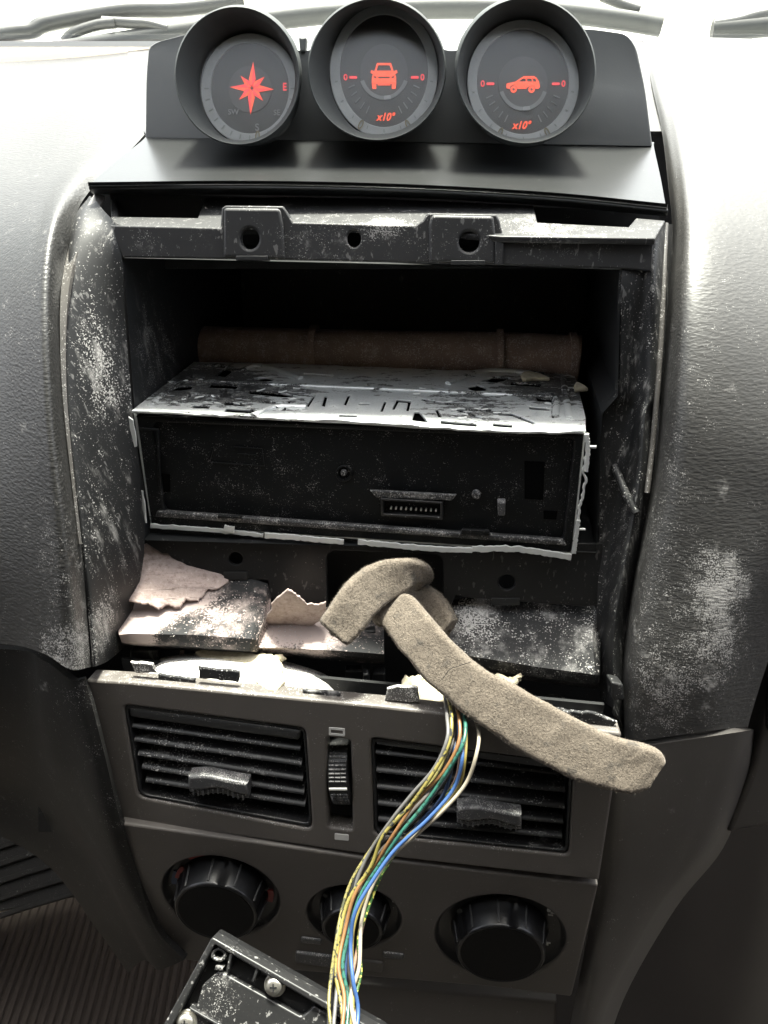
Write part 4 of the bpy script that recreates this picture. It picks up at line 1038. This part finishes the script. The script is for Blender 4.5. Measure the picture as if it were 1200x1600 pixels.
ribbon('long_end', [(612,938,322),(640,928,314),(688,985,304),(742,1036,298),(805,1072,294),(875,1110,291),(955,1150,288),(1020,1168,286),(1046,1186,286)],
       [(575,960,322),(590,972,314),(640,1038,305),(700,1096,298),(760,1142,293),(830,1186,290),(905,1222,287),(975,1242,286),(1016,1236,286)], 6.5, M['foam'], foam, 1, 90)
ribbon('short_loop', [(680,905,345),(676,888,328),(640,874,318),(585,882,312),(540,916,306),(497,972,303)],
       [(648,935,345),(660,914,330),(640,922,320),(602,950,312),(575,978,306),(542,1010,303)], 6.5, M['foam'], foam, 2, 60)
ribbon('tucked_end', [(640,900,350),(672,915,336),(692,940,330),(706,968,326)], [(610,930,352),(640,945,338),(662,975,332),(685,1002,328)], 8, M['foam'], foam, 3, 40)

def fuzz(objs, n_, seed):
    rg_ = random.Random(seed); V_ = []; F_ = []
    for o_ in objs:
        me_ = o_.data; base = WLOC[o_.name]; pl_ = list(me_.polygons); ws_ = [p_.area for p_ in pl_]
        for p_ in rg_.choices(pl_, ws_, k=n_):
            vs_ = [me_.vertices[i_].co for i_ in p_.vertices]; w_ = [rg_.random()+.01 for _ in vs_]; t_ = sum(w_)
            c_ = sum((v_*x_ for v_, x_ in zip(vs_, w_)), Vector())/t_*1000+base
            d_ = (p_.normal+Vector((rg_.uniform(-1, 1), rg_.uniform(-1, 1), rg_.uniform(-1, 1)))*.9).normalized()
            s_ = d_.orthogonal().normalized()*rg_.uniform(.05, .11); l_ = rg_.uniform(.35, 1.0); k_ = len(V_)
            V_ += [c_-d_*.15-s_, c_-d_*.15+s_, c_+d_*l_]; F_.append((k_, k_+1, k_+2))
    o_ = finish('fibres', mesh_from(V_, F_), M['foam'], foam, False); o_['kind'] = 'stuff'
fuzz([o_ for o_ in foam.children], 5000, 4)
for k_, pts_ in enumerate(([(692,1060,295.0),(703,1046,294.9),(718,1040,294.8),(736,1034,294.8)],)):
    tube('crease_shade_line', [W(*p_) for p_ in pts_], .16, simple('crease_shade_%s' % 'ab'[k_], (.02, .016, .012), .9), foam, n=6)  # dark thread laid on the foam as the shade in a crease
# ---------------------------------------------------------------- wires
def wire_mat(name, c, stripe=None):
    g_ = sum(c)/3; c = tuple((x*.78+g_*.22)*.36 for x in c)
    m, N, L, P = newmat(name); P.inputs['Roughness'].default_value = .38
    geo = N.new('ShaderNodeNewGeometry')
    n = noise_(N, L, geo.outputs['Position'], 240, 3)
    cc = mixc(N, L, n, tuple(x*.75 for x in c), tuple(min(1, x*1.15) for x in c))
    if stripe:
        n2 = noise_(N, L, geo.outputs['Position'], 700, 2, .5, (1, 1, .6)); cc = mixc(N, L, ramp_(N, L, n2, .55, .58), cc, stripe)
    L.new(cc, P.inputs['Base Color']); return m
wires = [
 ('cream insulated wire, outermost on the bulging side of the bundle', (.72, .62, .45), None, [(738,1105,318),(747,1145,306),(744,1180,298),(728,1222,292),(700,1262,290),(655,1298,290),(610,1338,292),(582,1385,296),(567,1440,300),(558,1510,302),(552,1560,302),(556,1625,302)]),
 ('yellow wire next to the cream wire', (.60, .46, .06), None, [(722,1090,320),(728,1130,308),(728,1180,299),(712,1230,294),(680,1272,292),(636,1308,292),(598,1350,294),(572,1402,298),(556,1450,301),(550,1510,302),(552,1560,303),(550,1625,303)]),
 ('bright blue wire in the middle of the bundle', (.035, .19, .62), None, [(716,1100,322),(716,1140,309),(721,1180,298),(707,1230,291),(668,1278,288),(621,1326,288),(582,1374,290),(557,1425,294),(545,1475,298),(549,1530,300),(556,1575,303),(558,1625,303)]),
 ('second blue wire, darker and half hidden', (.025, .10, .30), None, [(712,1095,324),(714,1150,311),(708,1200,302),(690,1245,297),(652,1286,295),(606,1334,295),(572,1382,298),(550,1430,301),(540,1480,303),(536,1540,304),(543,1580,304),(552,1625,304)]),
 ('teal green wire with black stripes', (.02, .28, .20), (.01, .03, .02), [(716,1090,318),(726,1130,305),(722,1165,298),(700,1205,293),(668,1255,290),(630,1300,289),(590,1350,292),(562,1400,297),(545,1452,300),(538,1510,302),(545,1560,303),(540,1625,303)]),
 ('green wire with pale stripe near the bottom', (.10, .30, .06), (.5, .45, .1), [(720,1100,326),(722,1160,312),(716,1210,303),(696,1250,298),(660,1290,296),(622,1328,295),(594,1370,297),(572,1420,300),(562,1465,302),(560,1520,304),(555,1570,304),(548,1625,304)]),
 ('orange wire along the inner side of the bundle', (.55, .24, .05), None, [(708,1085,320),(718,1120,308),(716,1160,300),(694,1205,295),(655,1250,291),(622,1295,290),(588,1346,293),(556,1395,298),(537,1450,301),(530,1510,303),(538,1560,303),(530,1625,303)]),
 ('yellow wire with black speckles, inner side', (.55, .45, .05), (.02, .02, .02), [(700,1085,318),(705,1120,306),(702,1160,299),(682,1205,294),(640,1258,291),(602,1305,291),(575,1355,294),(548,1405,298),(532,1460,301),(524,1520,303),(530,1570,303),(536,1625,303)]),
 ('grey wire on the inner side', (.28, .27, .26), None, [(696,1085,319),(700,1120,307),(697,1155,300),(675,1200,295),(640,1242,292),(608,1284,292),(578,1330,294),(552,1380,298),(538,1435,301),(532,1490,303),(525,1550,304),(522,1625,304)]),
 ('taupe grey wire beside the grey one', (.20, .17, .15), None, [(706,1085,324),(712,1140,312),(700,1190,303),(676,1230,298),(640,1270,296),(604,1316,296),(576,1362,298),(556,1410,301),(548,1460,303),(550,1520,305),(560,1570,305),(560,1625,305)]),
 ('peach pink wire near the lower end', (.68, .38, .24), None, [(712,1085,326),(720,1150,315),(712,1210,306),(690,1255,301),(650,1295,298),(612,1340,298),(584,1390,300),(566,1440,303),(560,1490,305),(552,1540,305),(556,1580,305),(562,1625,305)]),
 ('thin black wire arcing away from the bundle', (.015, .015, .015), None, [(706,1100,322),(716,1150,309),(706,1205,300),(676,1252,295),(640,1290,294),(598,1320,294),(562,1362,297),(540,1410,300),(530,1450,302),(520,1500,303),(512,1560,304),(510,1625,304)]),
 ('yellow and black wire hanging apart at the left of the bundle', (.50, .42, .08), (.04, .04, .02), [(704,1090,321),(708,1140,310),(690,1200,301),(650,1250,297),(606,1290,296),(577,1330,297),(552,1375,299),(534,1420,301),(526,1470,302),(517,1525,303),(513,1570,303),(516,1625,303)]),
]
for i, (lab, c, st, pts) in enumerate(wires):
    wj = random.Random(i*7+1)
    tube_pts = [W(p[0]+wj.uniform(-4, 4)*(1 if p[1] > 1180 else .4), p[1], p[2]-max(0, p[1]-1340)*.14-(8*max(0, min(1, (1235-p[1])/60)) if p[1] > 1101 else 4)+wj.uniform(-.8, .8)) for p in pts]
    o = tube('wire', tube_pts, .72 if i not in (11, 12) else .62, wire_mat('wire_'+lab.split(',')[0].replace(' ', '_')[:24], c, st), None, n=10, sub=8)
    tag(o, lab, 'wire', 'wires hanging in a bundle')

# ---------------------------------------------------------------- loose bracket with screws
T = Plane.three((333, 1462, 292), (258, 1600, 288), (577, 1600, 280))
br = thing('loose_bracket', T.raw(400, 1600), 'loose black plastic trim bracket with two silver screws below the dials', 'bracket')
outb = [(333,1462),(600,1614),(700,1760),(240,1760),(256,1602)]
pslab('base_plate', T, [rnd(outb, 5)], M['lowplate'], br, thick=5, off=-4, bevel=.8)
BK = plastic('dusty_bracket_plastic', (.016, .016, .0165), .42, dust=-.02, up=.03, scratch=.4, patches=[(T.raw(345, 1510), 12, .15), (T.raw(330, 1560), 14, .12)])
pslab('rim', T, [rnd(outb, 5), rnd([(337,1474),(590,1622),(680,1755),(262,1750),(272,1600)], 4)], BK, br, thick=7, off=1.5, bevel=.6)
pslab('raised_plate', T, [rnd([(342,1518),(470,1590),(480,1583),(490,1572),(520,1590),(560,1640),(560,1740),(290,1740),(300,1590),(316,1540)], 4)], BK, br, thick=3, off=-.5, bevel=.6)
for a, b, c, d in (((362,1478),(366,1480),(358,1518),(354,1516)), ((404,1502),(408,1505),(398,1534),(394,1532)), ((338,1508),(350,1510),(348,1516),(336,1514)), ((298,1572),(346,1600),(344,1604),(296,1576))):
    pslab('rib', T, [[a, b, c, d]], BK, br, thick=6, off=1, bevel=.4)
pslab('boss', T, [ell(342,1492,13,11,24), ell(342,1491,7,6,20)], BK, br, thick=4, off=.5, bevel=.6)
for sx, sy in ((429, 1540), (291, 1597)):
    x, y = T.L(sx, sy); n = 32
    def sr(rad, z): return [T.world(x+rad*math.cos(2*math.pi*j/n), y+rad*math.sin(2*math.pi*j/n), z) for j in range(n)]
    sc = loft('screw', [sr(3.1, -1), sr(3.1, .6), sr(2.7, 1.3), sr(1.6, 1.8), sr(.3, 1.95)], M['silver'], br, cap1=True, auto=60)
    slab('cross_slot_shade', T, [[(x-1.3,y-.3),(x-.3,y-.3),(x-.3,y-1.3),(x+.3,y-1.3),(x+.3,y-.3),(x+1.3,y-.3),(x+1.3,y+.3),(x+.3,y+.3),(x+.3,y+1.3),(x-.3,y+1.3),(x-.3,y+.3),(x-1.3,y+.3)]],
         M['dark'], sc, thick=.6, off=2.05)  # flat dark cross painting the shade of the screw slot
    slab('washer', T, [ell(x, y, 4.0, 4.0, 32)], M['silver'], sc, thick=1, off=-.3, bevel=.2)

# ---------------------------------------------------------------- wipers beyond the glass
def wiper(pts, armp, lab, name='wiper', extra=()):
    w = thing(name, W(*pts[0]), lab, 'wiper', 'windscreen wipers')
    P_ = [W(*p) for p in pts]
    tube('rubber_blade', P_, 7, M['rubber'], w, n=8, flat=1.3)
    if armp: tube('arm', [W(*p) for p in armp], 7.5, M['arm'], w, n=8)
    for e in extra: tube('yoke', [W(*p) for p in e], 5, M['arm'], w, n=8)
    return w
wiper([(-140,118,745),(0,93,760),(120,76,770),(240,58,780),(380,38,790),(520,22,795),(700,14,795),(850,18,790),(960,30,785),(1034,42,780)],
      [(-60,66,760),(20,52,765),(50,48,768),(70,38,770),(130,26,775),(200,16,780),(280,14,785),(380,2,795)], 'grey wiper seen behind the compass gauge, arm and blade', extra=[[(100,66,768),(115,52,768),(150,40,770),(180,36,770)], [(160,34,772),(195,36,772),(230,38,775),(262,46,778)], [(940,-6,790),(970,6,788),(1000,16,786)]])
wiper([(1112,49,770),(1200,42,765),(1350,30,760)], [(1115,42,770),(1150,36,768),(1200,24,765),(1350,5,760)], 'short end of a grey wiper at the picture corner beyond the pad', extra=[[(1140,38,768),(1146,46,768)]])

# ---------------------------------------------------------------- loose powder crumbs
def crumbs():
    rg_ = random.Random(21); V_ = []; F_ = []
    tgt = [(o_, 420 if o_.name.startswith('duct_cover') else 260) for o_ in dash.children if o_.name.startswith(('duct_cover', 'air_duct'))]
    tgt += [(o_, 90) for o_ in dash.children if o_.name.startswith('shelf')]+[(o_, 60) for o_ in con.children if o_.name.startswith('vent_surround')]
    for o_, n_ in tgt:
        base = WLOC[o_.name]; pl_ = [p_ for p_ in o_.data.polygons if p_.normal.z > .35 and p_.normal.y < .5]
        if not pl_: continue
        for p_ in rg_.choices(pl_, [q_.area for q_ in pl_], k=n_):
            vs_ = [o_.data.vertices[i_].co for i_ in p_.vertices]; w_ = [rg_.random()+.01 for _ in vs_]; t_ = sum(w_)
            c_ = sum((v_*x_ for v_, x_ in zip(vs_, w_)), Vector())/t_*1000+base
            if noise.noise(c_*.07) < rg_.uniform(-.25, .2): continue
            r_ = rg_.uniform(.1, .34)*(1.8 if rg_.random() < .06 else 1); k_ = len(V_)
            for d_ in ((1,0,0),(-1,0,0),(0,1,0),(0,-1,0),(0,0,1),(0,0,-1)):
                V_.append(c_+Vector(d_)*r_*rg_.uniform(.6, 1.2)+p_.normal*r_*.3)
            for f_ in ((0,2,4),(2,1,4),(1,3,4),(3,0,4),(2,0,5),(1,2,5),(3,1,5),(0,3,5)): F_.append(tuple(k_+i_ for i_ in f_))
    o_ = finish('powder_crumbs', mesh_from(V_, F_), simple('white_powder', (.5, .47, .45), .9, spec=.1), None, False)
    tag(o_, 'loose white powder crumbs strewn over the ledges below the radio', 'powder', None, 'stuff')
crumbs()
